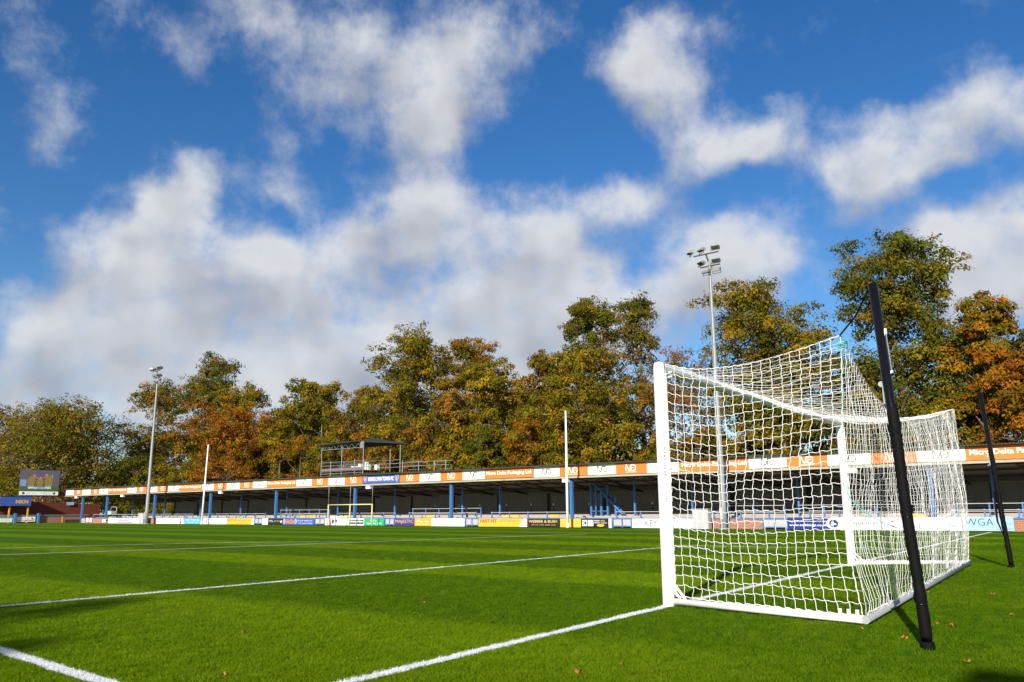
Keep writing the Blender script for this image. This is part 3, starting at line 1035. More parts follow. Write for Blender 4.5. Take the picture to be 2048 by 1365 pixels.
while x < 2.0:
    share('fascia_clip', cl_m, stand, (x, 0, 0))
    x += 1.04
# fascia panels
FS = [-95.43]
seq = 'wOWOWLWOWOWLWOWOWLWOWOBOWOWLWOWOWLWOWOWLWO'
for ch in seq:
    FS.append(FS[-1] + (4.16 if ch in 'LB' else 2.092))
FZ0, FZ1 = 3.115, 3.745
for i, ch in enumerate(seq):
    a, b = FS[i] + 0.006, FS[i + 1] - 0.006
    m_ = {'w': 'white_sign', 'W': 'white_sign', 'O': 'orange_sign', 'L': 'orange_sign', 'B': 'blue_sign'}[ch]
    cxm = (a + b) / 2
    pn = MB().box(a - cxm, b - cxm, 0, 0.03, FZ0, FZ1).build('fascia_panel', M[m_], stand)
    fr_ = random.Random(i * 7 + 1)
    pn.location = (cxm, 1.475 + fr_.uniform(-.008, .008), fr_.uniform(-.012, .012))
    pn.rotation_euler = (fr_.uniform(-.01, .01), fr_.uniform(-.004, .004), fr_.uniform(-.004, .004))
    zc = (FZ0 + FZ1) / 2
    if ch == 'W':
        md_logo(0, zc, 0.36, -0.006, M['grey_ink'], M['orange_sign'], pn)
    elif ch == 'O':
        md_logo(0, zc + 0.03, 0.36, -0.006, M['white_sign'], M['white_sign'], pn)
        MB().box(-0.36, 0.36, -0.005, 0.0, FZ0 + 0.075, FZ0 + 0.105).build('strapline', M['white_sign'], pn)
    elif ch == 'L':
        lettering('Micro Delta Packaging Ltd', -1.93, 1.93, zc - 0.15, zc + 0.17, -0.006, M['white_sign'], pn, 0.022)
    elif ch == 'B':
        lettering("KINGS LYNN TOWN FC", -1.42, 1.42, zc - 0.15, zc + 0.15, -0.006, M['white_sign'], pn, 0.035)
        for sx0 in (-1.76, 1.76):
            cr = flat([(sx0 - .2, zc + .24), (sx0 - .2, zc), (sx0, zc - .26), (sx0 + .2, zc), (sx0 + .2, zc + .24)], -0.006, M['gold_ink'], pn, 'crest')
            flat([(sx0 - .15, zc + .19), (sx0 - .15, zc + .01), (sx0, zc - .19), (sx0 + .15, zc + .01), (sx0 + .15, zc + .19)], -0.009, M['blue_sign'], pn, 'crest_field')
            flat([(sx0 - .05, zc + .13), (sx0 - .10, zc - .05), (sx0 + .02, zc - .12), (sx0 + .08, zc + .1)], -0.012, M['amber_sign'], pn, 'crest_figure')
# columns: paired front channels, thinner inner posts
COLS = [-3.12 - 10.325 * k for k in range(9)] + [-91.6, 7.2]
cm = MB()
cm.box(-0.085, 0.005, -0.09, 0.09, 0.0, 2.96)
cm2 = MB(); cm2.box(0.035, 0.085, -0.07, 0.11, 0.0, 2.96)
cme = cm.mesh('column'); cme.materials.append(M['blue'])
cme2 = cm2.mesh('column_flange'); cme2.materials.append(M['blue'])
for s in COLS:
    c = share('column', cme, stand, (s, 1.80, 0.0))
    share('column_flange', cme2, c)
inn = [-93.47, -86.35, -79.31, -72.16, -65.0, -57.66, -50.44, -43.34, -36.0, -32.34, -21.16, -17.15, -10.66, -3.9, -1.12, 5.5]
im = MB().box(-0.055, 0.055, -0.055, 0.055, 0.45, 3.15).mesh('inner_post'); im.materials.append(M['blue'])
for s in inn:
    share('inner_post', im, stand, (s, 5.0, 0))
# rafters: light lattice beams under the sheet
lat = MB()
zt = lambda o: roof_z(o) - 0.08
zb = lambda o: 3.02 - 0.085 * (o - 1.6)
lat.bar((0, 1.6, zb(1.6)), (0, 10.6, zb(10.6)), 0.07, 0.07)
lat.bar((0, 1.6, zt(1.6)), (0, 10.6, zt(10.6)), 0.07, 0.06)
k = 1.6; sw = 0
while k < 9.8:
    if sw: lat.bar((0, k, zb(k)), (0, k + 0.9, zt(k + 0.9)), 0.035, 0.035)
    else: lat.bar((0, k, zt(k)), (0, k + 0.9, zb(k + 0.9)), 0.035, 0.035)
    k += 0.9; sw = 1 - sw
lm = lat.mesh('lattice_rafter'); lm.materials.append(M['dark_steel'])
s = COLS[8]
rl = []
while s < 7:
    rl.append(s); s += 10.325 / 3
for s in rl:
    share('lattice_rafter', lm, stand, (s, 0, 0))
for o_ in (3.0, 4.6, 6.4, 8.2):
    MB().box(SL + .1, SR - .1, o_ - 0.04, o_ + 0.04, roof_z(o_) - 0.17, roof_z(o_) - 0.06).build('purlin', M['dark_steel'], stand)
# long lattice girder beside the front columns
gd = MB()
for i, s in enumerate(np.arange(-91.6, 7.0, 1.29)):
    a, b = (2.0, 2.56) if i % 2 else (2.56, 2.0)
    gd.bar((s, 2.2, 3.32 if i % 2 else 2.96), (s + 1.29, 2.2, 2.96 if i % 2 else 3.32), 0.04, 0.04)
gd.bar((-91.6, 2.2, 3.34), (7, 2.2, 3.34), 0.06, 0.06)
gd.bar((-91.6, 2.2, 2.94), (7, 2.2, 2.94), 0.06, 0.06)
gd.build('lattice_girder', M['dark_steel'], stand)
# rear wall of ribbed cladding, bay by bay, with dark stanchions
edges = np.arange(-87.0, 8.1, 5.0)
for i in range(len(edges) - 1):
    a, b = edges[i] + 0.12, edges[i + 1] - 0.12
    pb = MB()
    xr = np.arange(0, b - a + 0.001, 0.09)
    for z in (0.5, 2.38):
        for j, x in enumerate(xr):
            pb.v.append((x, (0.025 if (j // 2) % 2 else -0.012), z))
    nx_ = len(xr)
    for j in range(nx_ - 1):
        pb.f.append((j, j + 1, nx_ + j + 1, nx_ + j))
    o = pb.build('wall_panel', M['clad'], stand)
    o.location = (a, 10.4, 0)
stm = MB().box(-0.12, 0.12, -0.05, 0.12, 0.4, 2.7).mesh('wall_stanchion'); stm.materials.append(M['dark_steel'])
for s in edges:
    share('wall_stanchion', stm, stand, (float(s), 10.38, 0))
MB().box(-87.1, 8, 10.30, 10.36, 2.32, 2.5).build('wall_rail', M['roof_under'], stand)
MB().box(-87.1, 8, 10.46, 10.56, 0, 3.0).build('rear_lining', M['dark_steel'], stand)
# terrace
for i in range(6):
    o0 = 1.35 + i * 1.5
    MB().box(-90.5, 8, o0, o0 + 1.5 + (0.02 if i < 5 else -0.05), 0.0 + i * 0.0005, 0.48 + 0.085 * i).build('terrace_step', M['concrete'], stand)
MB().box(-87.3, 8, 0.30, 0.55, 0, 0.50).build('front_wall', M['brick'], stand)
MB().box(-87.3, 8, 0.26, 0.59, 0.502, 0.555).build('wall_coping', M['blue'], stand)
ye = MB()
for s0, s1 in ((-54.8, -52.0), (-39.45, -38.1), (-31.5, -30.0), (-27.4, -26.6), (-5.2, -3.8)):
    MB().box(s0, s1, 4.26, 4.33, 0.56, 0.72).build('step_nosing', M['yellow_paint'], stand)


def railing(s0, s1, z0, z1, off, mid=False):
    n_ = max(2, int(round((s1 - s0) / 1.45)) + 1)
    r = MB().bar((s0, off, z1), (s1, off, z1), 0.04, 0.03).build('railing', M['railw'], stand)
    if mid:
        MB().bar((s0, off, z0 + (z1 - z0) * .42), (s1, off, z0 + (z1 - z0) * .42), 0.035, 0.025).build('lower_rail', M['railw'], r)
    for s in np.linspace(s0, s1, n_):
        MB().box(s - 0.035, s + 0.035, off + 0.03, off + 0.09, z0, z1 + 0.05).build('rail_post', M['blue'], r)


for s0, s1 in ((-90.3, -79.8), (-78, -69.3), (-68, -57.3), (-55.7, -48.8), (-47.2, -40.6), (-39.1, -32.4), (-31.0, -24.7), (-21.0, -17.6), (-14.6, -11.4), (-9.2, -6.2), (-2.5, 7.0)):
    railing(s0, s1, 0.5, 0.90, 2.5)
for s0, s1 in ((-57.5, -50.6), (-40.5, -33.5), (-14.8, -11.2), (-10.4, -3.6), (-2.6, 7.0)):
    railing(s0, s1, 0.56, 1.20, 4.2, True)
for s0, s1 in ((-84, -77.5), (-76, -66), (-64, -56), (-20, -14), (-9, -2.6)):
    railing(s0, s1, 0.7, 1.36, 7.4)
# lamps on short posts along the terrace and boxes under the eave
bm_ = MB().bbox(-0.23, 0.23, -0.16, 0.16, -0.11, 0.11, 0.06).mesh('eave_lamp'); bm_.materials.append(M['white_sign'])
for s in (-92.8, -81.85, -63.07, -42.6, -24.03, -6.55):
    share('eave_lamp', bm_, stand, (s, 1.58, 2.83))
th = MB()
th.tube([(0, 0, 0.6), (0, 0, 1.35)], 0.03, 6)
tme = th.mesh('terrace_post'); tme.materials.append(M['black_ink'])
cap_ = MB().box(-0.04, 0.04, -0.06, 0.02, 1.36, 1.5).mesh('post_cap'); cap_.materials.append(M['pale_ink'])
for s in (-40.2, -37.6, -35.5, -32.9, -30.6, -28.6, -27.4, -25.6, -20.7, -17.8, -8.6, -6.0, -3.0, -1.4):
    q_ = share('terrace_post', tme, stand, (s, 6.4, 0))
    share('post_cap', cap_, q_)

# blue steel stair tower inside the stand
stf = tag(empty('stair_tower', SP(-23.6, 5.4, 0.6), -PH), 'blue steel stair frame with diagonal stringer inside the stand', 'stairs')
for x, h_ in ((-1.15, 2.15), (-0.75, 2.2), (0.15, 2.0), (0.75, 1.3), (-0.35, 1.6)):
    MB().box(x - 0.06, x + 0.06, -0.06, 0.06, 0, h_).build('upright', M['blue'], stf)
MB().bar((-0.9, 0.12, 2.2), (1.35, 0.12, 0.15), 0.05, 0.10).build('stringer', M['blue'], stf)
MB().bar((-0.9, -0.14, 2.2), (1.35, -0.14, 0.15), 0.05, 0.10).build('stringer', M['blue'], stf)
for k in range(9):
    t = k / 9
    MB().box(-0.9 + 2.25 * t, -0.68 + 2.25 * t, -0.11, 0.10, 2.1 - 2.0 * t, 2.13 - 2.0 * t).build('tread', M['dark_steel'], stf)
for z in (0.35, 1.25, 1.75):
    MB().bar((-1.15, -0.09, z), (0.15, -0.09, z), 0.03, 0.05).build('cross_rail', M['blue'], stf)

# ------------------------------------------------------------------ perimeter boards and gates
BZ = 0.50


def small_print(n_ch, x0, x1, z0, z1, y, m, parent, bold=0.0):
    """print too small to read: a row of word-length bars of uneven stroke blocks"""
    q = random.Random(n_ch * 31 + int(x0 * 100))
    b = MB()
    cw = (x1 - x0) / n_ch
    i = 0
    while i < n_ch:
        ln = min(n_ch - i, q.randint(3, 8))
        for k in range(ln):
            a = x0 + (i + k) * cw
            hgt = q.choice((0.72, 0.72, 1.0))
            b.add([(a + cw * .12, y, z0), (a + cw * .36, y, z0), (a + cw * .36, y, z0 + (z1 - z0) * hgt), (a + cw * .12, y, z0 + (z1 - z0) * hgt)], [(0, 1, 2, 3)])
            zz0 = z0 + (z1 - z0) * q.choice((0.0, .3, .5))
            b.add([(a + cw * .36, y, zz0), (a + cw * .82, y, zz0), (a + cw * .82, y, zz0 + (z1 - z0) * .24), (a + cw * .36, y, zz0 + (z1 - z0) * .24)], [(0, 1, 2, 3)])
        i += ln + 1
    return b.build('small_print', m, parent)


def board(s0, s1, mname, label, h=BZ, off=0.0, z0=0.02):
    cxm = (s0 + s1) / 2
    hw = (s1 - s0) / 2 - 0.012
    o = MB().box(-hw, hw, 0, 0.03, z0, z0 + h).build('advertising_board', M[mname])
    o.location = SP(cxm, off, 0)
    o.rotation_euler = (0, 0, -PH)
    tag(o, label, 'advertising board', 'boards along the front of the stand')
    return o, hw, z0, z0 + h


o, hw, a, b = board(-81.22, -79.16, 'white_sign', 'white board with small green emblem, left of the striped board')
disc(-hw + .35, .27, .12, -0.005, M['green_sign'], o, 'emblem'); small_print(7, -hw + .65, hw - .2, .2, .34, -0.005, M['pale_ink'], o)
o, hw, a, b = board(-79.16, -76.13, 'white_sign', 'white board with navy stripes between two plain white boards')
for k in range(3):
    MB().box(-hw, hw - (0.5 if k == 1 else 0.05), -0.004, 0, .08 + .16 * k, .15 + .16 * k).build('stripe', M['navy_sign'], o)
o, hw, a, b = board(-76.13, -74.62, 'white_sign', 'white board with navy curved emblem beside the left cabinet')
disc(-.2, .3, .16, -0.004, M['navy_sign'], o, 'emblem'); disc(-.16, .26, .13, -0.008, M['white_sign'], o, 'emblem_field')
o, hw, a, b = board(-71.4, -67.35, 'white_sign', 'long white board with faint lines right of the left mast')
small_print(36, -hw + .3, hw - .3, .34, .42, -0.004, M['pale_ink'], o); MB().box(-.2, hw - .2, -0.004, 0, .1, .13).build('rule', M['red_ink'], o)
o, hw, a, b = board(-67.35, -63.38, 'cyan_sign', 'bright blue board with white and navy figure')
flat([(-hw, .02), (-hw + 1.1, .02), (-hw + .8, .52), (-hw, .52)], -0.004, M['white_sign'], o, 'panel')
disc(-hw + .45, .38, .1, -0.008, M['navy_sign'], o, 'figure_head'); flat([(-hw + .25, .05), (-hw + .45, .3), (-hw + .6, .28), (-hw + .55, .05)], -0.008, M['navy_sign'], o, 'figure_body')
small_print(11, -.6, hw - .3, .32, .46, -0.004, M['white_sign'], o); small_print(20, -.4, hw - .5, .13, .22, -0.004, M['white_sign'], o)
o, hw, a, b = board(-63.22, -59.27, 'white_sign', 'white board with grey angular monogram at its left end')
md_logo(-hw + .75, .27, .38, -0.005, M['grey_ink'], M['orange_sign'], o); small_print(19, -hw + 1.6, hw - .2, .32, .42, -0.004, M['pale_ink'], o)
o, hw, a, b = board(-59.27, -55.14, 'yellow_sign', 'yellow board with orange lettering left of the first gate')
lettering('FAST FIT', -hw + .15, -hw + 1.4, .24, .48, -0.004, M['orange_sign'], o, .03); small_print(19, -hw + 1.5, hw - .5, .3, .45, -0.004, M['grey_ink'], o); small_print(11, -hw + 1.5, hw - .9, .1, .2, -0.004, M['orange_sign'], o)
flat([(hw - .45, .02), (hw, .02), (hw, .52), (hw - .1, .52)], -0.003, M['white_sign'], o, 'corner_flash')
o, hw, a, b = board(-53.99, -53.18, 'white_sign', 'short blank white board left of a black board')
o, hw, a, b = board(-53.18, -51.16, 'black_sign', 'short black board with grey lettering beside the blue board')
small_print(6, -hw + .1, .1, .22, .44, -0.004, M['pale_ink'], o); small_print(9, .2, hw - .35, .26, .38, -0.004, M['pale_ink'], o); disc(hw - .17, .26, .1, -0.004, M['white_sign'], o, 'emblem')
o, hw, a, b = board(-51.16, -47.07, 'blue_sign', 'bright blue board with red and orange greeting letters')
lettering('Hello', -hw + .45, -hw + 1.5, .12, .44, -0.006, M['orange_sign'], o, .05)
for x in (-hw + .22, -hw + 1.72):
    disc(x, .28, .15, -0.004, M['sky_sign'], o, 'flame_halo', rz=.2); disc(x, .26, .09, -0.008, M['orange_sign'], o, 'flame', rz=.15)
small_print(22, -.1, hw - .2, .3, .4, -0.004, M['white_sign'], o); small_print(15, .1, hw - .2, .1, .2, -0.004, M['white_sign'], o)
o, hw, a, b = board(-45.72, -45.23, 'white_sign', 'narrow white board behind the left upright of the yellow frame')
o, hw, a, b = board(-45.23, -43.17, 'white_sign', 'tall white board with red left edge and yellow corner', h=0.66)
flat([(-hw, .02), (-hw + .3, .02), (-hw + .12, .68), (-hw, .68)], -0.004, M['pink_sign'], o, 'red_edge'); disc(-hw + .45, .3, .13, -0.004, M['black_sign'], o, 'emblem', rz=.18); disc(-hw + .85, .34, .12, -0.004, M['grey_ink'], o, 'crest'); MB().box(.2, hw - .03, -0.004, 0, .5, .66).build('yellow_corner', M['yellow_sign'], o); small_print(8, -.1, hw - .1, .2, .32, -0.004, M['pale_ink'], o)
o, hw, a, b = board(-43.17, -41.19, 'white_sign', 'white and green board with black name bar behind the yellow frame')
MB().box(-hw + .28, hw - .05, -0.004, 0, .12, .44).build('name_bar', M['black_ink'], o); lettering('enterprise', -hw + .1, hw - .12, .17, .4, -0.008, M['white_sign'], o, .03); MB().box(-hw, -hw + .1, -0.003, 0, .02, .52).build('green_edge', M['green_sign'], o)
o, hw, a, b = board(-41.19, -39.02, 'green_sign', 'green board with two lines of white lettering')
small_print(4, -.4, .3, .32, .44, -0.004, M['white_sign'], o, .03); small_print(14, -hw + .3, hw - .25, .1, .25, -0.004, M['white_sign'], o, .03)
o, hw, a, b = board(-37.97, -35.88, 'purple_sign', 'dark purple board with pale gold capitals')
lettering('MAJESTIC', -hw + .12, hw - .1, .14, .44, -0.004, M['gold_ink'], o, .0)
o, hw, a, b = board(-35.88, -34.27, 'amber_sign', 'amber board with pale lettering right of the purple board')
small_print(6, -hw + .2, hw - .2, .28, .4, -0.004, M['white_sign'], o); small_print(15, -hw + .15, hw - .15, .12, .2, -0.004, M['white_sign'], o)
o, hw, a, b = board(-34.27, -33.89, 'white_sign', 'very narrow white board with grey mark beside the amber board')
disc(0, .28, .1, -0.004, M['pale_ink'], o, 'emblem', rz=.16)
o, hw, a, b = board(-33.89, -31.17, 'white_sign', 'plain white board with one tiny grey mark')
disc(.5, .28, .07, -0.004, M['pale_ink'], o, 'emblem'); MB().box(-.3, .2, -0.003, 0, .21, .225).build('rule', M['pale_ink'], o)
o, hw, a, b = board(-29.93, -25.91, 'yellow_sign', 'long yellow board with large red serif lettering')
lettering('FAST FIT', -hw + .15, -hw + 1.55, .26, .47, -0.004, M['red_ink'], o, .03); lettering('TYRES, BATTERIES & AIR CON', -hw + 1.7, hw - .6, .33, .46, -0.004, M['grey_ink'], o, .0)
small_print(29, -hw + 1.7, hw - .6, .21, .29, -0.004, M['amber_sign'], o); small_print(52, -hw + .15, hw - .1, .06, .16, -0.004, M['amber_sign'], o, .02)
flat([(hw - .62, .02), (hw - .02, .02), (hw - .02, .52), (hw - .25, .52)], -0.003, M['white_sign'], o, 'corner_flash'); small_print(3, hw - .33, hw - .06, .36, .45, -0.006, M['grey_ink'], o)
o, hw, a, b = board(-25.91, -23.38, 'black_sign', 'black board with gold serif name')
lettering('WEBBER & BUSH', -hw + .12, hw - .2, .27, .44, -0.004, M['gold_ink'], o, .02); small_print(29, -hw + .35, hw - .3, .12, .19, -0.004, M['gold_ink'], o)
MB().box(-hw, -hw + .05, -0.003, 0, .02, .52).build('red_edge', M['red_ink'], o)
o, hw, a, b = board(-23.38, -21.85, 'yellow_sign', 'short yellow board with telephone number behind the white pole')
lettering('01553 692799', -hw + .08, hw - .08, .27, .42, -0.004, M['gold_ink'], o, .01)
o, hw, a, b = board(-21.85, -19.9, 'black_sign', 'black board with two white squares and yellow pill')
MB().box(-hw + .08, -hw + .42, -0.004, 0, .1, .44).build('white_square', M['white_sign'], o); lettering('DM', -hw + .12, -hw + .38, .14, .4, -0.008, M['black_ink'], o, .03); MB().box(-hw + .48, -hw + .86, -0.004, 0, .1, .44).build('white_square', M['white_sign'], o)
MB().box(-hw + .54, -hw + .8, -0.007, 0, .32, .34).build('rule', M['grey_ink'], o); MB().box(-hw + .54, -hw + .7, -0.007, 0, .22, .24).build('rule', M['grey_ink'], o)
lettering('FOLLOW', -.02, .34, .36, .44, -0.004, M['white_sign'], o, .03); lettering('YOUR', .38, .7, .36, .44, -0.004, M['yellow_sign'], o, .03); small_print(16, -.06, .84, .25, .33, -0.004, M['white_sign'], o, .03); disc(.4, .14, .26, -0.004, M['yellow_sign'], o, 'yellow_pill', rz=.07)
o, hw, a, b = board(-18.36, -13.9, 'white_sign', 'long white board with thin black capitals behind the near goal post')
lettering('KEY', -hw + .85, -hw + 1.6, .1, .45, -0.004, M['black_ink'], o, -.004); lettering('IS', -hw + 1.66, -hw + 1.98, .1, .45, -0.004, M['pale_ink'], o, -.012); lettering('powered by delivery', -.05, hw - .45, .17, .35, -0.004, M['pale_ink'], o)
o, hw, a, b = board(-9.42, -7.3, 'navy_sign', 'navy board with white web address seen through the side net', h=.56)
lettering('Steel Doors, Steel Windows and Steel Repairs', -hw + .1, hw - .1, .36, .44, -0.004, M['white_sign'], o); lettering('www.stubbings.co.uk', -hw + .08, hw - .15, .14, .28, -0.004, M['white_sign'], o, .02)
o, hw, a, b = board(-7.3, -5.0, 'white_sign', 'white board with oval navy emblem behind the far goal post', h=.56)
disc(-hw + .12, .3, .34, -0.004, M['white_sign'], o, 'oval', rz=.26); disc(-hw + .14, .3, .22, -0.008, M['navy_sign'], o, 'oval_field', rz=.19); flat([(-hw - .02, .2), (-hw + .3, .26), (-hw + .05, .4)], -0.012, M['white_sign'], o, 'arrow'); lettering('stubbings', -.35, hw - .1, .2, .42, -0.004, M['grey_ink'], o)
o, hw, a, b = board(-5.0, -3.35, 'white_sign', 'white board with red dashed edge behind the back net', h=.56)
for k in range(5): MB().box(-hw + .02, -hw + .06, -0.004, 0, .06 + .1 * k, .12 + .1 * k).build('red_dash', M['red_ink'], o)
flat([(-.5, .34), (-.3, .46), (-.1, .34), (-.3, .38)], -0.004, M['red_ink'], o, 'roof_mark'); small_print(8, -.6, .5, .16, .28, -0.004, M['pale_ink'], o)
o, hw, a, b = board(-3.35, -1.62, 'white_sign', 'white board with pale boxes left of the pale blue board', h=.56)
small_print(9, -.7, .2, .2, .3, -0.004, M['pale_ink'], o); MB().box(.3, .65, -0.004, 0, .16, .36).build('grey_box', M['pale_ink'], o)
o, hw, a, b = board(-1.59, 0.37, 'sky_sign', 'pale blue board with thin dark capitals beside the far black pole', h=.58)
lettering('WGA', -hw + .1, .22, .24, .54, -0.004, M['black_ink'], o, -.012); small_print(17, -hw + .3, .5, .08, .17, -0.004, M['pale_ink'], o); lettering('The', .62, .9, .28, .38, -0.004, M['grey_ink'], o, -.008); lettering('Solicitors', .3, .92, .06, .2, -0.004, M['grey_ink'], o, -.008)
o, hw, a, b = board(2.6, 6.6, 'white_sign', 'white board on the brick wall at the right end of the stand')
# small signs on the brick end of the wall
for s0, s1, z0, z1, mm, lb in ((-86.7, -86.2, .12, .55, 'white_sign', 'small white notice on the brick wall end, left of the pair'), (-85.9, -85.4, .12, .55, 'white_sign', 'small white notice on the brick wall end, right of the pair'),
                               (-83.0, -82.25, .1, .4, 'white_sign', 'small white plate left of the yellow and black plate'), (-82.22, -81.3, .1, .35, 'black_sign', 'small black plate with yellow bar on the front wall')):
    o = MB().box(-(s1 - s0) / 2, (s1 - s0) / 2, 0, 0.03, z0, z1).build('notice_plate', M[mm]); o.location = SP((s0 + s1) / 2, 0.2, 0); o.rotation_euler = (0, 0, -PH); tag(o, lb, 'sign')
    if mm == 'black_sign': MB().box(-.4, .4, -0.004, 0, .12, .2).build('yellow_bar', M['yellow_sign'], o)
# white bollard beside the black board
o = MB().box(-.085, .085, -.03, .03, 0, .52).build('marker_post', M['white_sign']); o.location = SP(-19.8, -0.02, 0); o.rotation_euler = (0, 0, -PH); tag(o, 'short white marker post at the right end of the black board', 'post')


def gate(s0, s1, label, h=.5):
    g_ = tag(empty('pitch_gate', SP((s0 + s1) / 2, 0.05, 0), -PH), label, 'gate', 'blue gates in the perimeter wall')
    hw = (s1 - s0) / 2
    for x in (-hw, 0, hw):
        MB().box(x - .035, x + .035, -.03, .03, 0.02, h + .06).build('gate_post', M['blue'], g_)
    for z in (.1, h):
        for x0, x1 in ((-hw + .036, -.036), (.036, hw - .036)):
            MB().box(x0, x1, -.02, .02, z - .02, z + .02).build('gate_rail', M['blue'], g_)
    for x0, x1 in ((-hw + .05, -.05), (.05, hw - .05)):
        MB().box(x0, x1, -.008, .008, .13, h - .03).build('gate_panel', M['meshgrey'], g_)


gate(-55.1, -54.05, 'blue gate between the yellow board and a short blank white board')
gate(-47.0, -45.8, 'blue gate right of the bright blue greeting board')
gate(-38.95, -38.0, 'blue gate left of the dark purple board')
gate(-31.1, -29.98, 'blue gate left of the long yellow board with red lettering')
gate(-19.65, -18.42, 'wide pale gate left of the board with thin black capitals')
gate(-10.7, -9.45, 'blue gate left of the navy board, seen through the side net')

# ------------------------------------------------------------------ cabinets, masts, poles in front of the boards
def cabinet(s0, s1, h, label):
    hw = (s1 - s0) / 2
    o = tag(empty('electrical_cabinet', SP((s0 + s1) / 2, -0.38, 0), -PH), label, 'cabinet')
    MB().bbox(-hw, hw, -.2, .2, 0, h, .015).build('body', M['cabinet'], o)
    d = MB().box(-hw + .05, -0.01, -.212, -.203, .08, h - .08).build('door', M['cabinet'], o)
    MB().box(0.01, hw - .05, -.212, -.203, .08, h - .08).build('door', M['cabinet'], o)
    MB().box(-hw - .03, hw + .03, -.24, .22, h + .001, h + .04).build('lid', M['cabinet'], o)


cabinet(-73.85, -72.85, .98, 'grey metal cabinet at the foot of the left floodlight mast')
cabinet(-14.3, -13.4, 1.0, 'grey metal cabinet behind the side net, left of the right mast')


def lamp_mesh():
    b = MB()
    # housing: wedge with a rounded back, face looking -y and down
    prof = [(-0.20, -0.03), (-0.20, 0.03), (-0.05, 0.15), (0.12, 0.17), (0.22, 0.08), (0.22, -0.02), (0.10, -0.06)]
    n_ = len(prof)
    for x in (-0.27, 0.27):
        b.v += [(x, p[0], p[1]) for p in prof]
    b.f += [tuple(range(n_ - 1, -1, -1)), tuple(range(n_, 2 * n_))] + [(i, (i + 1) % n_, n_ + (i + 1) % n_, n_ + i) for i in range(n_)]
    return b.mesh('lamp')


LMH = lamp_mesh(); LMH.materials.append(M['lamp_body'])
LFC = MB().add([(-.25, -.203, -.05), (.25, -.203, -.05), (.25, .11, -.085), (-.25, .11, -.085), (-.25, -.19, -.03), (.25, -.19, -.03), (.25, .11, -.055), (-.25, .11, -.055)],
               [(0, 3, 2, 1), (4, 5, 6, 7), (0, 1, 5, 4), (1, 2, 6, 5), (2, 3, 7, 6), (3, 0, 4, 7)]).mesh('lamp_glass'); LFC.materials.append(M['lamp_glass'])
LBR = MB().bar((-.29, 0, .05), (-.29, 0, -.22), .03, .03).bar((.29, 0, .05), (.29, 0, -.22), .03, .03).bar((-.30, 0, -.22), (.30, 0, -.22), .04, .03).mesh('lamp_bracket'); LBR.materials.append(M['dark_steel'])


def mast(s, off, H, label, k=1.0):
    o = tag(empty('floodlight_mast', SP(s, off, 0), -PH), label, 'floodlight', 'floodlight masts')
    zs = np.linspace(0, H, 12)
    m_ = round_bar('mast_shaft', [(0, 0, z) for z in zs], [0.19 - 0.115 * z / H for z in zs], 14, o, M['galv'])
    MB().tube([(0, 0, 0), (0, 0, .06)], 0.30, 14).build('base_plate', M['galv'], m_)
    MB().box(-.06, .06, -.215, -.17, .5, 1.1).build('access_hatch', M['cabinet'], m_)
    for z in (H * .36, H * .68):
        rr_ = .19 - .115 * z / H
        MB().tube([(0, 0, z - .06), (0, 0, z + .06)], rr_ + .018, 14).build('joint_collar', M['galv'], m_)
    MB().tube([(.02, -.2, .9), (.02, -.16, H * .5), (.01, -.1, H - .2)], .012, 5).build('cable', M['black_ink'], m_)
    hd = MB()
    hd.bar((0, 0, H - .15), (-.14, -.05, H + .40), .07, .07)
    hd.bar((0, 0, H - .05), (.16, .03, H - .45), .06, .06)
    hd.bar((-.85, -.10, H + .42), (.62, -.10, H + .42), .06, .06)
    hd.bar((-.55, .0, H - .26), (.62, .0, H - .26), .06, .06)
    hd.bar((-.35, .05, H - .46), (.62, .05, H - .46), .04, .04)
    hd.build('cross_arm', M['dark_steel'], o)
    for x, z, rz, tilt in ((-1.05, H + .66, -.9, .1), (-.38, H + .68, -.55, .1), (.45, H + .68, .1, -.5), (-.42, H - .06, -.5, -.35), (.45, H - .06, .05, -.45), (-.15, H - .60, -.2, .25), (.45, H - .60, .1, .5)):
        l = bpy.data.objects.new('lamp', LMH); col.objects.link(l); l.parent = o
        l.location = (x, -.12, z); l.rotation_euler = (tilt, 0, rz); l.scale = (k, k, k)
        share('lamp_glass', LFC, l); share('lamp_bracket', LBR, l)


mast(-12.45, -.75, 14.25, 'tall grey floodlight mast rising behind the goal crossbar', .78)
mast(-71.9, -.75, 14.4, 'grey floodlight mast at the left, in front of the tall round tree', 1.0)


def white_pole(s, off, H, lean, label):
    o = tag(empty('white_pole', SP(s, off, 0), -PH), label, 'pole', 'tall white poles before the stand')
    round_bar('shaft', [(0, 0, 0), (lean * .5, 0, H * .5), (lean, 0, H)], [.085, .075, .05], 12, o, M['white_metal'])
    MB().tube([(0, 0, 0), (0, 0, .25)], .10, 12).build('socket', M['white_metal'], o, True)


white_pole(-22.2, -.85, 6.85, 0.0, 'tall white pole in front of the yellow telephone board')
white_pole(-61.85, -.85, 7.0, .25, 'tall white pole left of the grey monogram board')
hf = tag(empty('goal_frame', SP(-41.7, -.95, 0), -PH), 'pale yellow frame with three uprights and a crossbar before the stand', 'goal frame')
for x in (-2.48, 0.02, 2.45):
    round_bar('upright', [(x, 0, 0), (x, 0, 1.55)], .045, 10, hf, M['pale_yellow'])
    round_bar('extension', [(x, 0, 1.55), (x, 0, 3.3 + .03 * x)], .022, 6, hf, M['scaf'])
round_bar('crossbar', [(-2.41, 0, 1.52), (2.38, 0, 1.52)], .04, 10, hf, M['pale_yellow'])

# ------------------------------------------------------------------ scaffold gantry on the stand roof
gt = tag(empty('scaffold_gantry', SP(-47.6, 3.2, 3.5), -PH), 'grey scaffold camera gantry with dark canopy on the stand roof', 'scaffold')


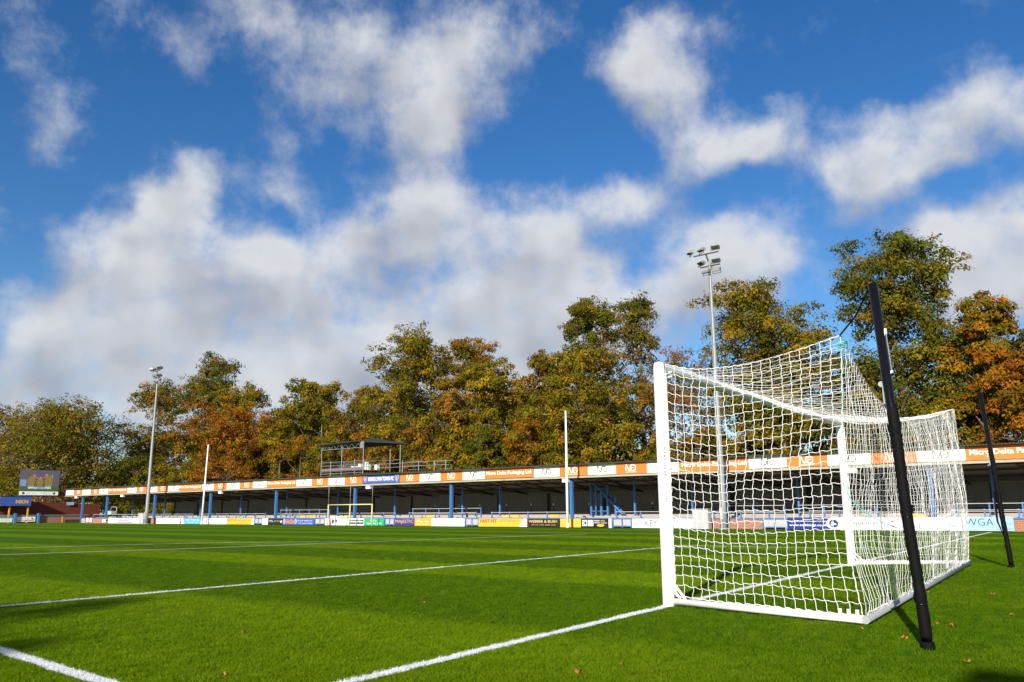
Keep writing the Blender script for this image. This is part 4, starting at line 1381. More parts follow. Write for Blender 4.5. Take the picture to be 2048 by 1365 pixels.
def pole_(x, y, z0, z1, r=.028):
    return MB().tube([(x, y, z0), (x, y, z1)], r, 6).build('standard', M['scaf'], gt)


def ledger(x0, x1, y, z, y1=None, z1=None, r=.023):
    return MB().tube([(x0, y, z), (x1, y if y1 is None else y1, z if z1 is None else z1)], r, 6).build('ledger', M['scaf'], gt)


for x, h_ in ((-3.0, 2.95), (-1.75, 1.65), (-.35, 2.95), (1.3, 1.75), (2.35, 2.95)):
    pole_(x, .0, .0, h_)
for x, h_ in ((-3.0, 2.9), (-.35, 2.9), (2.9, 2.85), (4.1, 2.85)):
    pole_(x, 2.4, .0, h_)
for z in (.42, .62, 1.28, 1.55):
    ledger(-3.05, 2.4, 0, z)
for z in (1.35, 1.65):
    ledger(-3.05, 4.1, 2.4, z)
for x in (-3.0, 2.35):
    for z in (1.28, 1.6):
        ledger(x, x, 0, z, 2.4, z)
MB().box(-3.0, 2.3, .05, 2.35, .78, .84).build('deck', M['deck'], gt)
MB().box(-3.0, 2.3, -.02, .02, .84, 1.05).build('toe_board', M['deck'], gt)
# white equipment boxes along the deck
for x, w_, h_ in ((-.2, .22, .4), (.35, .12, .35), (.7, .3, .55), (1.0, .1, .3), (1.45, .14, .65), (1.75, .12, .5), (2.75, .3, .4)):
    MB().box(x - w_ / 2, x + w_ / 2, 1.0, 1.3, .85, .85 + h_).build('equipment_box', M['white_sign'], gt)
# roof: ladder beam at the front and a dark sheet
for z in (2.62, 2.98):
    ledger(-3.1, 2.45, -.02, z, None, z + .0, .028)
for i in range(14):
    x0 = -3.0 + i * .39
    MB().tube([(x0, -.02, 2.62 if i % 2 else 2.98), (x0 + .39, -.02, 2.98 if i % 2 else 2.62)], .018, 5).build('lattice_brace', M['scaf'], gt)
MB().add([(-3.5, -.35, 3.02), (1.9, -.35, 3.12), (4.6, 2.9, 2.95), (-2.6, 2.9, 2.95), (-3.3, 1.2, 3.30), (2.2, 1.2, 3.42),
          (-3.5, -.35, 2.98), (1.9, -.35, 3.08), (4.6, 2.9, 2.91), (-2.6, 2.9, 2.91)],
         [(0, 1, 5, 4), (4, 5, 2, 3), (1, 2, 5), (0, 4, 3), (6, 9, 8, 7), (0, 6, 7, 1), (1, 7, 8, 2), (2, 8, 9, 3), (3, 9, 6, 0)]).build('canopy', M['canvas'], gt)
MB().box(2.0, 2.42, -.06, .0, 2.55, 3.1).build('beam_end', M['scaf'], gt)
# low wing to the right
for x, h_ in ((5.9, 1.45), (7.7, 1.35), (9.4, 1.3), (10.6, 1.3)):
    pole_(x, 1.0, .0, h_)
for z in (.95, 1.25):
    ledger(2.4, 10.7, 1.0, z)
for z in (.45, .75, 1.05, 1.35):
    ledger(5.9, 10.7, 1.6, z, None, z - .1, .02)
MB().box(2.4, 10.6, .9, 2.3, .28, .46).build('wing_deck', M['canvas'], gt)
for i in range(16):
    x0 = 2.6 + i * .5
    MB().tube([(x0, .8, .1), (x0 + .22, .8, .36)], .018, 5).build('raker', M['scaf'], gt)

# ------------------------------------------------------------------ far corner: boards, wall, fence, shelter, screen (face back along the pitch)
EZ_ = math.pi / 2 - PH                     # local x runs away from the camera side to the stand side


def ep(s, off, z=0): return SP(s, off, z)


def end_thing(name, s, off, label, cat):
    return tag(empty(name, ep(s, off), EZ_), label, cat)


def end_board(o0, o1, z0, z1, mname, label):
    hw = (o1 - o0) / 2
    o = MB().box(-hw, hw, 0, .03, z0, z1).build('advertising_board', M[mname])
    o.location = ep(-96, (o0 + o1) / 2); o.rotation_euler = (0, 0, EZ_)
    tag(o, label, 'advertising board', 'boards at the far end of the pitch')
    return o, hw


o, hw = end_board(-6.6, -3.73, .12, .72, 'white_sign', 'pale board with green band at the left edge of the picture')
MB().box(-.2, hw - .05, -.004, 0, .55, .70).build('green_band', M['green_sign'], o); small_print(18, -hw + .2, hw - .2, .3, .4, -.004, M['pale_ink'], o)
o, hw = end_board(-3.27, -1.34, .15, .72, 'white_sign', 'white board with red swoosh between two blue posts at the far left')
MB().box(-hw + .05, .1, -.004, 0, .28, .33).build('red_rule', M['red_ink'], o)
vs, fs = stroke([(-.1, .2), (.2, .36), (.5, .26), (.75, .3), (.85, .5)], .07)
MB().add([(p[0], -.006, p[1]) for p in vs], fs).build('red_swoosh', M['red_ink'], o); disc(.62, .5, .08, -.004, M['black_ink'], o, 'emblem'); small_print(10, -hw + .2, .2, .5, .6, -.004, M['sky_sign'], o)
for off, lb in ((-3.5, 'thick blue post between the two far left boards'), (-1.06, 'thick blue post at the left end of the far brick wall')):
    p = end_thing('blue_post', -95.9, off, lb, 'post')
    MB().bbox(-.14, .14, -.1, .1, 0, .98, .02).build('shaft', M['blue'], p)
    MB().bbox(-.16, .16, -.12, .12, .981, 1.08, .03).build('cap', M['blue'], p)
er = end_thing('pipe_rail', -96.0, -1, 'thin pale rail along the top of the far end wall', 'railing')
MB().tube([(-6, .02, .86), (5.5, .02, .86)], .03, 6).build('rail', M['railw'], er)
MB().box(.1, 5.4, .06, .16, .72, .80).build('blue_band', M['blue'], er)
ew = end_thing('brick_wall', -96.1, 0, 'low red brick wall at the far corner beside the stand', 'wall')
MB().box(-.95, 4.2, 0, .25, 0, .74).build('brickwork', M['brick'], ew)
MB().box(1.55, 1.72, -.03, .0, 0, .78).build('white_pier', M['amber_sign'], ew)
MB().box(1.9, 4.2, -.02, .0, .0, .35).build('dark_panel', M['dark_steel'], ew)
# timber fence
fn = end_thing('timber_fence', -101, 3.4, 'tall reddish brown timber fence at the far corner', 'fence')
for i in range(62):
    x0 = -4.6 + i * .15
    MB().box(x0, x0 + .142, (i % 2) * .012, .03 + (i % 2) * .012, .0, 2.45 - .035 * (x0 + 4) + .02 * math.sin(i * 1.7)).build('plank', M['timber'], fn)
MB().box(-4.6, 4.7, .05, .1, .4, .5).build('fence_rail', M['timber'], fn)
MB().box(-4.6, 4.7, .05, .1, 1.7, 1.8).build('fence_rail', M['timber'], fn)
sg = MB().box(-.42, .42, 0, .03, 2.05, 2.4).build('notice_plate', M['sky_sign']); sg.location = ep(-100.8, 4.35); sg.rotation_euler = (0, 0, EZ_); tag(sg, 'small pale green notice on top of the timber fence', 'sign')
# blue fronted shelter
sh = end_thing('spectator_shelter', -99, -3.6, 'small shelter with blue and yellow fascia at the left edge', 'shelter')
fsb = MB().box(-3.6, 2.78, 0, .12, 1.93, 2.93).build('fascia', M['blue_sign'], sh)
lettering('MKM', 1.12, 2.45, 2.20, 2.60, -.005, M['yellow_sign'], fsb, .05)
flat([(-.95, 2.92), (-.45, 2.92), (-.95, 2.43), (-.40, 1.94), (-.90, 1.94), (-1.5, 2.43)], -.005, M['yellow_sign'], fsb, 'chevron')
MB().box(-3.7, 2.9, .0, 1.6, 2.96, 3.04).build('roof', M['navy_sign'], sh)
for x in (-3.4, .62, 2.6):
    MB().box(x - .07, x + .07, .2, .34, 0, 1.93).build('shelter_post', M['amber_sign'], sh)
MB().box(-3.6, 2.7, 1.5, 1.56, 0, 2.9).build('back_panel', M['timber'], sh)
# video screen
sc_ = end_thing('video_screen', -103, 1.45, 'large video screen above the timber fence showing players in yellow', 'screen')
cab = MB().box(-2.25, 2.25, 0, .25, 3.22, 6.28).build('cabinet', M['dark_steel'], sc_)


def emit(name, c, k=.55):
    m = bpy.data.materials.new(name); m.use_nodes = True
    t = NT(m.node_tree); bs = t.n['Principled BSDF']
    v = t.mix(t.noise(t.add('ShaderNodeTexCoord').outputs['Object'], 5.0, 3.0), tuple(x * .75 for x in c), tuple(min(1, x * 1.25) for x in c))
    t.l.new(v, bs.inputs['Base Color']); t.l.new(v, bs.inputs['Emission Color']); bs.inputs['Emission Strength'].default_value = k
    bs.inputs['Base Color'].default_value = (*c, 1)
    return m


E1, E2, E3, E4, E5, E6 = emit('screen_grey', (.09, .085, .11), .3), emit('screen_green', (.05, .10, .03), .3), emit('screen_yellow', (.24, .165, .03), .22), emit('screen_skin', (.36, .16, .10), .3), emit('screen_white', (.62, .62, .60), .35), emit('screen_blue', (.16, .25, .42), .3)
flat([(-2.22, 3.70), (2.22, 3.70), (2.22, 6.25), (-2.22, 6.25)], -.004, E1, cab, 'picture')
flat([(-2.22, 3.70), (2.22, 3.70), (2.22, 4.3), (-2.22, 4.3)], -.008, E2, cab, 'picture_grass')
flat([(-2.22, 4.3), (-1.55, 4.3), (-1.55, 5.1), (-2.22, 5.1)], -.008, E6, cab, 'picture_board')
for k, (x, zc, rx_, rz_) in enumerate(((-1.0, 4.92, .46, .60), (.98, 5.0, .48, .64), (.0, 4.72, .40, .52))):
    yy = -.012 - .006 * k
    MB().box(x - rx_ * .7, x + rx_ * .7, yy, yy + .002, zc - rz_ - .22, zc - rz_ * .55).build('shorts', E6, cab)
    disc(x, zc, rx_, yy - .002, E3, cab, 'shirt', 18, rz_)
    disc(x * .72, zc + rz_ + .02, .17, yy - .004, E4, cab, 'head', 14, .19)
flat([(-.75, 5.42), (-.2, 5.16), (-.16, 5.27), (-.7, 5.55)], -.03, E4, cab, 'arm')
flat([(.75, 5.5), (.2, 5.18), (.16, 5.29), (.7, 5.63)], -.03, E4, cab, 'arm')
flat([(1.25, 4.5), (1.42, 4.5), (1.45, 5.6), (1.28, 5.75)], -.014, E6, cab, 'sleeve')
lettering('#WEARELYNN', -1.3, 1.3, 3.98, 4.22, -.022, E5, cab, .04)
flat([(-2.22, 3.25), (2.22, 3.25), (2.22, 3.69), (-2.22, 3.69)], -.005, E5, cab, 'caption_strip')
for x in (-1.75, 1.75):
    disc(x, 3.47, .16, -.009, M['grey_ink'], cab, 'badge')
small_print(12, -1.4, -.3, 3.42, 3.54, -.009, M['grey_ink'], cab); small_print(11, .2, 1.4, 3.50, 3.60, -.009, M['grey_ink'], cab); small_print(9, .5, 1.4, 3.34, 3.44, -.009, M['grey_ink'], cab)
for x in (-1.25, 1.45):
    MB().box(x - .1, x + .1, .05, .2, 0, 3.22).build('leg', M['dark_steel'], sc_)
# brown pitched roof behind the screen
hs_ = end_thing('brick_outbuilding', -108, 5.6, 'brown tiled outbuilding between the screen and the stand end', 'building')
MB().box(-1.6, 3.0, 0, 3.0, 0, 3.5).build('wall', M['brick'], hs_)
MB().add([(-1.8, -.2, 3.5), (3.2, -.2, 3.5), (3.2, 3.2, 3.5), (-1.8, 3.2, 3.5), (-1.4, 1.5, 5.1), (2.6, 1.5, 4.9)], [(0, 1, 5, 4), (2, 3, 4, 5), (1, 2, 5), (3, 0, 4), (0, 3, 2, 1)]).build('roof', M['roof_tile'], hs_)
# small mower parked in the end bay of the stand
mw = tag(empty('ride_on_mower', SP(-87.6, 3.2, .9), -PH), 'small mower with roll bar parked in the left end of the stand', 'mower')
MB().bbox(-.7, .7, -.4, .4, .0, .38, .1).build('body', M['meshgrey'], mw)
MB().tube([(-.75, .3, .1), (-.72, .3, .62), (-.55, .3, .82), (.45, .3, .82), (.62, .3, .62), (.65, .3, .1)], .035, 6).build('roll_bar', M['railw'], mw)
MB().bbox(-.25, .25, -.25, .25, .38, .55, .08).build('seat', M['black_ink'], mw)

# ------------------------------------------------------------------ trees
PAL = {
    'olive': [(.085, .080, .008), (.115, .095, .008), (.060, .062, .007), (.15, .10, .010)],
    'gold': [(.155, .125, .010), (.115, .100, .009), (.20, .130, .012), (.085, .085, .008)],
    'orange': [(.19, .090, .008), (.15, .085, .008), (.21, .085, .008), (.12, .085, .008)],
    'rust': [(.18, .062, .010), (.14, .055, .010), (.20, .080, .010), (.11, .068, .010)],
    'green': [(.058, .068, .008), (.075, .080, .008), (.045, .055, .008), (.11, .085, .010)],
    'brown': [(.14, .080, .016), (.115, .085, .014), (.17, .085, .016), (.08, .06, .012)],
    'mistle': [(.13, .145, .012), (.10, .12, .010), (.16, .16, .014)],
}


def leaves_mesh(C, Nrm_bias, size, colors, q):
    """leaf-spray quads: centres C (n,3), sizes (n,), colours (n,3)"""
    n = len(C)
    d = q.normal(0, 1, (n, 3)); d[:, 2] *= .6
    d += Nrm_bias
    d /= np.linalg.norm(d, axis=1)[:, None]
    a = q.normal(0, 1, (n, 3)); a -= d * (a * d).sum(1)[:, None]
    a /= np.linalg.norm(a, axis=1)[:, None]
    b = np.cross(d, a)
    s = size[:, None]
    w_ = q.uniform(.34, .62, n)[:, None]
    V = np.stack([C - a * s * .5, C + b * s * w_ * .55 - a * s * .08 + d * s * .10, C + a * s * .55, C - b * s * w_ * .55 + a * s * .05 + d * s * .08], 1).reshape(-1, 3)
    me = bpy.data.meshes.new('crown')
    me.vertices.add(4 * n)
    me.vertices.foreach_set('co', V.astype(np.float32).ravel())
    me.loops.add(4 * n)
    me.loops.foreach_set('vertex_index', np.arange(4 * n, dtype=np.int32))
    me.polygons.add(n)
    me.polygons.foreach_set('loop_start', np.arange(0, 4 * n, 4, dtype=np.int32))
    try: me.polygons.foreach_set('loop_total', np.full(n, 4, dtype=np.int32))
    except Exception: pass
    at = me.attributes.new('leaf', 'FLOAT_COLOR', 'POINT')
    cc = np.concatenate([np.repeat(colors, 4, 0), np.ones((4 * n, 1))], 1)
    at.data.foreach_set('color', cc.astype(np.float32).ravel())
    me.update()
    me.validate()
    me.materials.append(M['leaf'])
    return me


TREES = []


def tree(name, s, off, H, rx, pal, nleaf, seed, label, group, base=.10, lobes=16, sparse=0.0, leaf=.30, wind=1.0, topw=1.0, cat='tree', pal2=None, stems=1):
    rx = rx * 1.16
    lobes = int(lobes * 1.4)
    nleaf = int(nleaf * 3.0)
    q = np.random.default_rng(seed)
    o = tag(empty(name, SP(s, off, 0), q.uniform(0, 6.28)), label, cat, group)
    # lobes: centres spread through the crown envelope
    L = []
    tries = 0
    while len(L) < lobes and tries < 4000:
        tries += 1
        h = q.uniform(base, 1.0)
        t = (h - base) / (1 - base)
        prof = math.sqrt(max(.02, 1 - ((t - .48) / .62) ** 2))
        prof = max(.10, prof)
        r = max(0.0, rx * prof - .3 * rx) * math.sqrt(q.random()) * 1.05
        a = q.uniform(0, 6.283)
        lr = rx * q.uniform(.24, .52) * (.85 + .25 * (1 - t))
        c = np.array([r * math.cos(a), r * math.sin(a), min(h * H, H - lr * .92)])
        if all(np.linalg.norm(c - l[0]) > .36 * (lr + l[1]) for l in L) or tries > 1500:
            L.append((c, lr))
    if stems == 1:
        top_c = np.array([q.normal(0, .1 * rx), q.normal(0, .1 * rx), H - rx * .22])
        L.append((top_c, rx * .34))
    # trunk and limbs
    b = MB()
    tz = np.linspace(0, 1, 9)
    wob = np.cumsum(q.normal(0, .018 * H / 9, (9, 2)), 0)
    trunk = np.stack([wob[:, 0], wob[:, 1], tz * H * .84], 1)
    r0 = .016 * H + .05
    b.tube(trunk, r0 * (1 - .88 * tz), 8)
    rz_ = o.rotation_euler.z

    def in_stand(P_):
        P_ = np.atleast_2d(P_)
        wx_ = P_[:, 0] * math.cos(rz_) - P_[:, 1] * math.sin(rz_)
        wy_ = P_[:, 0] * math.sin(rz_) + P_[:, 1] * math.cos(rz_)
        of_ = off + wx_ * NX + wy_ * NY
        return (of_ < 11.0) & (P_[:, 2] < 4.6) & (-96 < s < 9) & (off > 0)
    tips, tl, tdir, tlen = [], [], [], []
    for c, lr in L:
        if in_stand(c + np.array([0, 0, 0]))[0]:
            continue
        hz = max(.10 * H, min(.78 * H, c[2] - q.uniform(.5, 1.0) * (np.hypot(c[0], c[1]) + .6)))
        k = hz / (H * .84)
        st_ = np.array([np.interp(k, tz, trunk[:, 0]), np.interp(k, tz, trunk[:, 1]), hz])
        mid = st_ * .45 + c * .55 + np.array([0, 0, -.12 * np.linalg.norm(c - st_)]) + q.normal(0, .12, 3)
        rr = r0 * (1 - .88 * k) * .55
        b.tube([st_, mid, c], [rr, rr * .6, rr * .25 + .008], 5, False)
        m_ = max(9, int(15 * lr / 1.5))
        for _ in range(m_):
            d = q.normal(0, 1, 3); d /= np.linalg.norm(d)
            d[2] = d[2] * .8 + .15
            p = c + d * lr * q.uniform(.25, 1.0) ** .6
            if in_stand(p)[0]:
                continue
            tips.append(p); tl.append(len(tips)); tdir.append(d); tlen.append(lr)
            b.tube([c * .8 + mid * .2, (c + p) / 2 + q.normal(0, .06, 3), p, p + d * lr * q.uniform(.05, .3)], [rr * .25 + .012, .014, .009, .004], 3, False)
    b.build('trunk', M['bark'], o, True)
    # leaf clusters at the twig tips
    nt_ = len(tips)
    tips = np.array(tips)
    keep = q.random(nt_) > sparse + .08
    tips = tips[keep]; nt_ = len(tips); tdir = np.array(tdir)[keep]; tlen = np.array(tlen)[keep]
    wts = q.uniform(.5, 1.5, nt_); wts /= wts.sum()
    cnt = np.maximum(1, (wts * nleaf).astype(int))
    idx = np.repeat(np.arange(nt_), cnt)
    sig = rx * .078 + .13
    dv_ = np.clip(q.normal(0, 1, (len(idx), 3)), -1.7, 1.7) * np.array([1, 1, .62])
    sp_dir = tdir + np.array([0, 0, -.25]); sp_dir[:, 2] *= .55
    sp_dir /= np.linalg.norm(sp_dir, axis=1)[:, None]
    ext = q.uniform(.25, 1.0, nt_) * tlen * .62
    along = q.uniform(-.45, 1.0, len(idx))
    taper = (1.15 - .75 * np.clip(along, 0, 1))[:, None]
    C = tips[idx] + dv_ * sig * .72 * taper + sp_dir[idx] * (along * ext[idx])[:, None] - np.array([0, 0, 1.0]) * (np.clip(along, 0, 1) ** 2 * .22)[:, None]
    ok_ = ~in_stand(C - np.array([0, 0, .2]))
    C = C[ok_]; idx = idx[ok_]; dv_ = dv_[ok_]
    P0 = np.array(PAL[pal]); P1 = np.array(PAL[pal2 or pal])
    ci = q.integers(0, len(P0), nt_)
    tip_c = P0[ci]
    if pal2:
        hfrac = np.clip((tips[:, 2] / H - base) / (1 - base), 0, 1)
        sw = q.random(nt_) < .15 + .5 * (1 - hfrac)
        tip_c[sw] = P1[q.integers(0, len(P1), nt_)][sw]
    tip_c = tip_c * q.uniform(.95, 1.90, nt_)[:, None] * np.array([1.12, 1.06, .7])
    colr = tip_c[idx] * q.uniform(.85, 1.15, (len(idx), 1)) * q.uniform(.92, 1.08, (len(idx), 3))
    size = leaf * .82 * q.uniform(.6, 1.35, len(idx))
    out = tdir[idx] * .9 + dv_ * .9; out[:, 2] += .45
    me = leaves_mesh(C, out * 1.1, size, colr, q)
    link('crown', me, None, o)
    return o, q, L


GB = 'trees standing behind the stand'
tree('tree', -124, 3, 16.1, 5.2, 'brown', 6500, 101, 'half bare brown tree at the left edge behind the screen', GB, .08, 18, .25, .34)
tree('tree', -111.5, 6.5, 15.7, 8.0, 'olive', 17000, 102, 'broad olive green tree rising behind the video screen', GB, .08, 34, 0, .36, pal2='gold')
tree('tree', -104.5, 15, 8.6, 4.2, 'green', 5500, 103, 'dark green rounded tree left of the left floodlight mast', GB, .06, 16, 0, .34)
tree('tree', -113.5, 21, 20.3, 4.9, 'olive', 9000, 104, 'tall narrow olive tree behind the left floodlight mast', GB, .14, 22, .05, .36, pal2='brown')
tree('tree', -100.9, 22, 23.3, 5.0, 'green', 12000, 105, 'tall round topped green tree right of the left mast', GB, .16, 26, .02, .36, pal2='orange')
tree('tree', -81.4, 14, 13.0, 4.4, 'rust', 9500, 106, 'rust orange tree behind the left white pole', GB, .1, 18, 0, .32, pal2='orange')
tree('tree', -88.5, 20, 17.3, 4.4, 'gold', 9500, 107, 'yellow green tree right of the tall round topped tree', GB, .12, 20, .04, .33, pal2='orange')
tree('tree', -79.0, 22, 17.0, 4.0, 'green', 8500, 108, 'mid green tree between two golden trees left of the gantry', GB, .12, 18, .05, .33, pal2='gold')
tree('tree', -72.6, 20, 15.9, 4.0, 'gold', 8500, 109, 'golden tree with thin airy top left of the gantry', GB, .12, 18, .12, .32, pal2='olive')
tree('tree', -66.0, 21, 15.0, 3.4, 'brown', 5500, 110, 'thin brown tree with bare twigs above the gantry', GB, .12, 15, .3, .30, pal2='olive')
tree('tree', -56.3, 19, 20.0, 4.6, 'olive', 12500, 111, 'tall olive tree rising right of the scaffold gantry', GB, .14, 26, .05, .32, pal2='gold')
tree('tree', -53.2, 24, 19.4, 3.6, 'brown', 7500, 112, 'tall brown tinged tree with twin tops beside the olive tree', GB, .14, 18, .15, .31, pal2='olive')
tree('tree', -47.5, 16, 13.6, 3.2, 'brown', 6500, 113, 'russet tree standing before the twin topped tree', GB, .1, 15, .08, .30, pal2='gold')
tree('tree', -42.8, 16, 14.6, 3.3, 'gold', 9500, 114, 'bright yellow green tree left of the right white pole', GB, .08, 18, 0, .29)
tree('tree', -38.2, 18, 14.9, 3.0, 'brown', 6500, 115, 'brown tree between the yellow green tree and the white pole', GB, .1, 15, .15, .28, pal2='gold')
to, q_, L15 = tree('tree', -32.6, 18, 19.3, 3.6, 'olive', 4200, 116, 'tall sparse tree hung with round mistletoe clumps', GB, .36, 17, .45, .26, pal2='brown')
for i, (dx, dy, z, r) in enumerate(((-2.6, .4, 17.3, .55), (-2.1, -.5, 16.2, .75), (-1.0, -.8, 18.0, .8), (-.2, -.9, 18.4, .75), (-.5, -.6, 16.6, .7), (.7, -.4, 17.7, .6), (1.4, -.6, 17.2, .8), (-1.8, .2, 14.9, .8), (.1, -1, 17.2, .6), (.4, -.8, 15.6, .55))):
    n_ = 420
    dd = q_.normal(0, 1, (n_, 3)); dd /= np.linalg.norm(dd, axis=1)[:, None]
    # tree empties are spun; undo the spin so the clumps keep their place
    rz = to.rotation_euler.z
    wx, wy = dx, dy
    lx = wx * math.cos(-(rz + PH)) - wy * math.sin(-(rz + PH)); ly = wx * math.sin(-(rz + PH)) + wy * math.cos(-(rz + PH))
    C = np.array([lx, ly, z]) + dd * r * (q_.random(n_) ** .4)[:, None]
    cm_ = np.array(PAL['mistle'])[q_.integers(0, 3, n_)] * q_.uniform(.7, 1.2, (n_, 1))
    link('mistletoe_clump', leaves_mesh(C, dd * .8, q_.uniform(.16, .3, n_), cm_, q_), None, to)
tree('tree', -29.3, 20, 19.0, 3.3, 'green', 4600, 117, 'tall open tree with upright branches right of the mistletoe tree', GB, .28, 19, .3, .27, pal2='brown')
tree('tree', -31.0, 14, 13.9, 3.7, 'gold', 10500, 118, 'dense golden green tree below the mistletoe tree', GB, .1, 20, .02, .28, pal2='olive')
tree('tree', -22.8, 15, 13.2, 3.2, 'rust', 2600, 119, 'thin rust red tree with bare branches above the near goal post', GB, .3, 17, .42, .24, pal2='brown')
tree('tree', -16.7, 16, 17.5, 4.4, 'olive', 18500, 120, 'large olive gold tree behind the right floodlight mast', GB, .06, 30, .0, .27, pal2='gold')
tree('tree', -7.6, 16, 18.6, 4.1, 'green', 21000, 121, 'tallest dark green tree behind the near black pole', GB, .05, 34, .0, .26, pal2='olive')
tree('tree', -2.0, 14.5, 13.4, 2.7, 'orange', 12000, 122, 'orange tree right of the tallest dark green tree', GB, .1, 20, .05, .25, pal2='olive')
tree('tree', 1.6, 18, 16.4, 2.9, 'green', 8500, 123, 'dark green tree at the right edge behind the orange tree', GB, .12, 18, .05, .26, pal2='olive')
tree('tree', .4, 12.5, 9.9, 2.7, 'rust', 8000, 124, 'low rust red tree at the right edge above the stand roof', GB, .08, 16, 0, .24, pal2='orange')
tree('tree', 8.5, 15, 14, 4.2, 'olive', 7000, 125, 'olive tree beyond the right end of the picture', GB, .1, 16, .05, .3)
# lower growth close behind the stand roof
ORD = ['first', 'second', 'third', 'fourth', 'fifth', 'sixth', 'seventh', 'eighth', 'ninth', 'tenth', 'eleventh', 'twelfth', 'thirteenth', 'fourteenth', 'fifteenth', 'sixteenth', 'seventeenth', 'eighteenth', 'nineteenth', 'twentieth', 'twenty-first', 'twenty-second']
UND = [(-98, 13, 6.6, 2.9, 'gold'), (-93.5, 14, 7.8, 3.2, 'olive'), (-88.5, 13, 8.0, 3.1, 'orange'), (-84, 12.5, 8.3, 3.0, 'rust'), (-78.5, 12.5, 8.8, 3.2, 'orange'), (-74, 13, 9.6, 3.2, 'gold'), (-69.5, 12.5, 8.6, 3.1, 'orange'), (-64.5, 13, 8.2, 3.0, 'olive'),
       (-60, 12.5, 8.4, 2.9, 'rust'), (-55.5, 13, 9.0, 3.0, 'orange'), (-51, 12.5, 8.8, 2.9, 'brown'), (-46.5, 12.5, 8.2, 2.8, 'gold'), (-42, 12, 8.0, 2.7, 'green'), (-37.5, 12.5, 8.4, 2.8, 'orange'), (-33, 12, 7.6, 2.6, 'brown'), (-29, 12, 7.0, 2.5, 'olive'),
       (-25, 12, 5.8, 2.2, 'gold'), (-20.5, 12.5, 6.4, 2.5, 'olive'), (-16, 12, 8.2, 2.5, 'gold'), (-11.3, 12.5, 8.2, 2.4, 'green'), (-5.0, 12, 7.4, 2.3, 'olive'), (4.0, 12, 7, 2.4, 'orange')]
cname = {'gold': 'golden', 'olive': 'olive', 'orange': 'orange', 'rust': 'rust red', 'brown': 'brown', 'green': 'green'}
for i, (s, off, H, rx, pal) in enumerate(UND):
    tree('shrub', s, off + 2.4, H * 1.05, rx, pal, 4600 if s < -40 else 5200, 300 + i, '%s leaved shrub just above the stand roof, %s from the left' % (cname[pal], ORD[i]), 'shrubs close behind the stand roof', .05, 11, .0, .28 if s < -40 else .25, cat='shrub', pal2='olive' if pal not in ('olive',) else 'gold')
# second rank that closes the wood behind
BK = [(-106, 30, 14.5, 5.6, 'green'), (-96, 31, 15, 5.6, 'brown'), (-87, 30, 15, 5.4, 'olive'), (-78, 31, 15, 5.4, 'green'), (-69, 30, 14.5, 5.4, 'olive'), (-61, 30, 14, 5, 'gold'), (-52, 31, 15, 5.2, 'brown'), (-45, 28, 14, 4.6, 'olive'), (-38, 28, 13.5, 4.4, 'gold'), (-14, 27, 13, 4.2, 'green'), (-6, 27, 13.5, 4.4, 'olive'), (3, 27, 13, 4.2, 'brown'), (-133, 27, 10, 5.5, 'green'), (-140, 12, 13, 6, 'olive')]
BKL = ['dark green tree in the rear rank behind the left mast', 'brown tree in the rear rank behind the round topped green tree', 'olive tree in the rear rank behind the yellow green tree', 'green tree in the rear rank behind the left golden trees',
       'olive tree in the rear rank behind the airy topped golden tree', 'golden tree in the rear rank left of the tall olive tree', 'brown tree in the rear rank behind the twin topped tree', 'olive tree in the rear rank behind the bright yellow green tree',
       'golden tree in the rear rank left of the mistletoe tree', 'green tree in the rear rank behind the large olive gold tree', 'olive tree in the rear rank behind the tallest dark green tree', 'brown tree in the rear rank at the right edge',
       'distant green tree low in the gap left of the left mast', 'distant olive tree behind the half bare brown tree at the left edge']
for i, (s, off, H, rx, pal) in enumerate(BK):
    tree('tree', s, off, H, rx, pal, 5200, 400 + i, BKL[i], 'trees in the rear rank', .06, 13, 0, .42)
# unseen tree and building, added to shade the lower corners of the turf
tree('tree', 5.9, -64.4, 11.2, 3.4, 'olive', 9000, 500, 'added unseen leafy tree that shades the lower left turf', 'unseen trees added to cast shade', .3, 14, .1, .3)

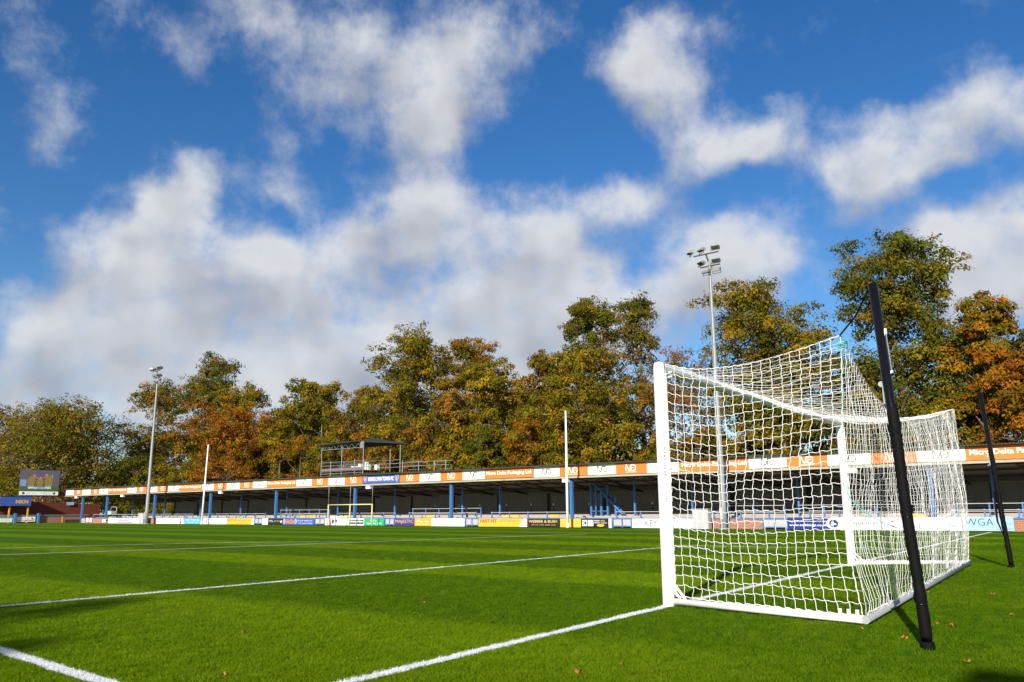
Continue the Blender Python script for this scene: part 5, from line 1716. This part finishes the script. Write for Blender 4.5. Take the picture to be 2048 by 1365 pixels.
cb_ = tag(empty('added_shade_building', (6.5, -16.2, 0)), 'added unseen brick building that shades the lower right turf', 'building')  # unseen block put in for its shadow on the turf
MB().box(0.3, 18, -6, -.3, 0, 5.2).build('wall', M['brick'], cb_)
MB().box(0, 18.3, -6.3, 0, 5.21, 5.9).build('roof', M['roof_tile'], cb_)
for x in (2, 6, 10, 14):
    wd = MB().box(x, x + 2, -.302, -.26, 1.2, 2.6).build('window', M['lamp_glass'], cb_)
    MB().box(x - .1, x + 2.1, -.295, -.2, 1.1, 1.198).build('sill', M['concrete'], wd)

# ------------------------------------------------------------------ fallen leaves
LV = [(2.44, -1.15), (1.98, 2.75), (2.62, -0.22), (2.61, 2.88), (2.96, 0.89), (2.96, -2.01), (2.05, -0.8), (-2.03, -3.66), (-2.26, -1.2), (1.09, -3.63), (1.19, -3.26), (-0.64, -4.87), (2.49, -0.09), (0.06, 8.18), (-8.08, 4.78), (1.85, -.30), (2.05, 2.1)]
lr_ = random.Random(9)
lms = []
for v in range(3):
    b = MB()
    n_ = 9
    for i in range(n_):
        a = 2 * math.pi * i / n_
        r = .032 * (1 + .35 * math.cos(3 * a + v)) * (1.25 if i == 0 else 1)
        b.v.append((r * math.cos(a), r * .75 * math.sin(a), .012 + .018 * math.cos(2 * a + v) + .006 * math.sin(a * 3)))
    b.v.append((0, 0, .004))
    b.f = [(i, (i + 1) % n_, n_) for i in range(n_)]
    b.tube([(-.028, 0, .012), (-.06, .008, .02)], .0016, 3)
    me = b.mesh('fallen_leaf'); me.materials.append(M['dry_leaf']); lms.append(me)
for i, (x, y) in enumerate(LV):
    o = bpy.data.objects.new('fallen_leaf', lms[i % 3]); col.objects.link(o)
    k = lr_.uniform(.45, .9) * (1.5 if i in (0, 1, 15) else 1)
    o.location = (x, y, .014); o.rotation_euler = (lr_.uniform(-.4, .4), lr_.uniform(-.4, .4), lr_.uniform(0, 6.28)); o.scale = (k, k, k)
    tag(o, 'small dry orange leaf lying on the turf', 'leaf', 'fallen leaves scattered on the grass')
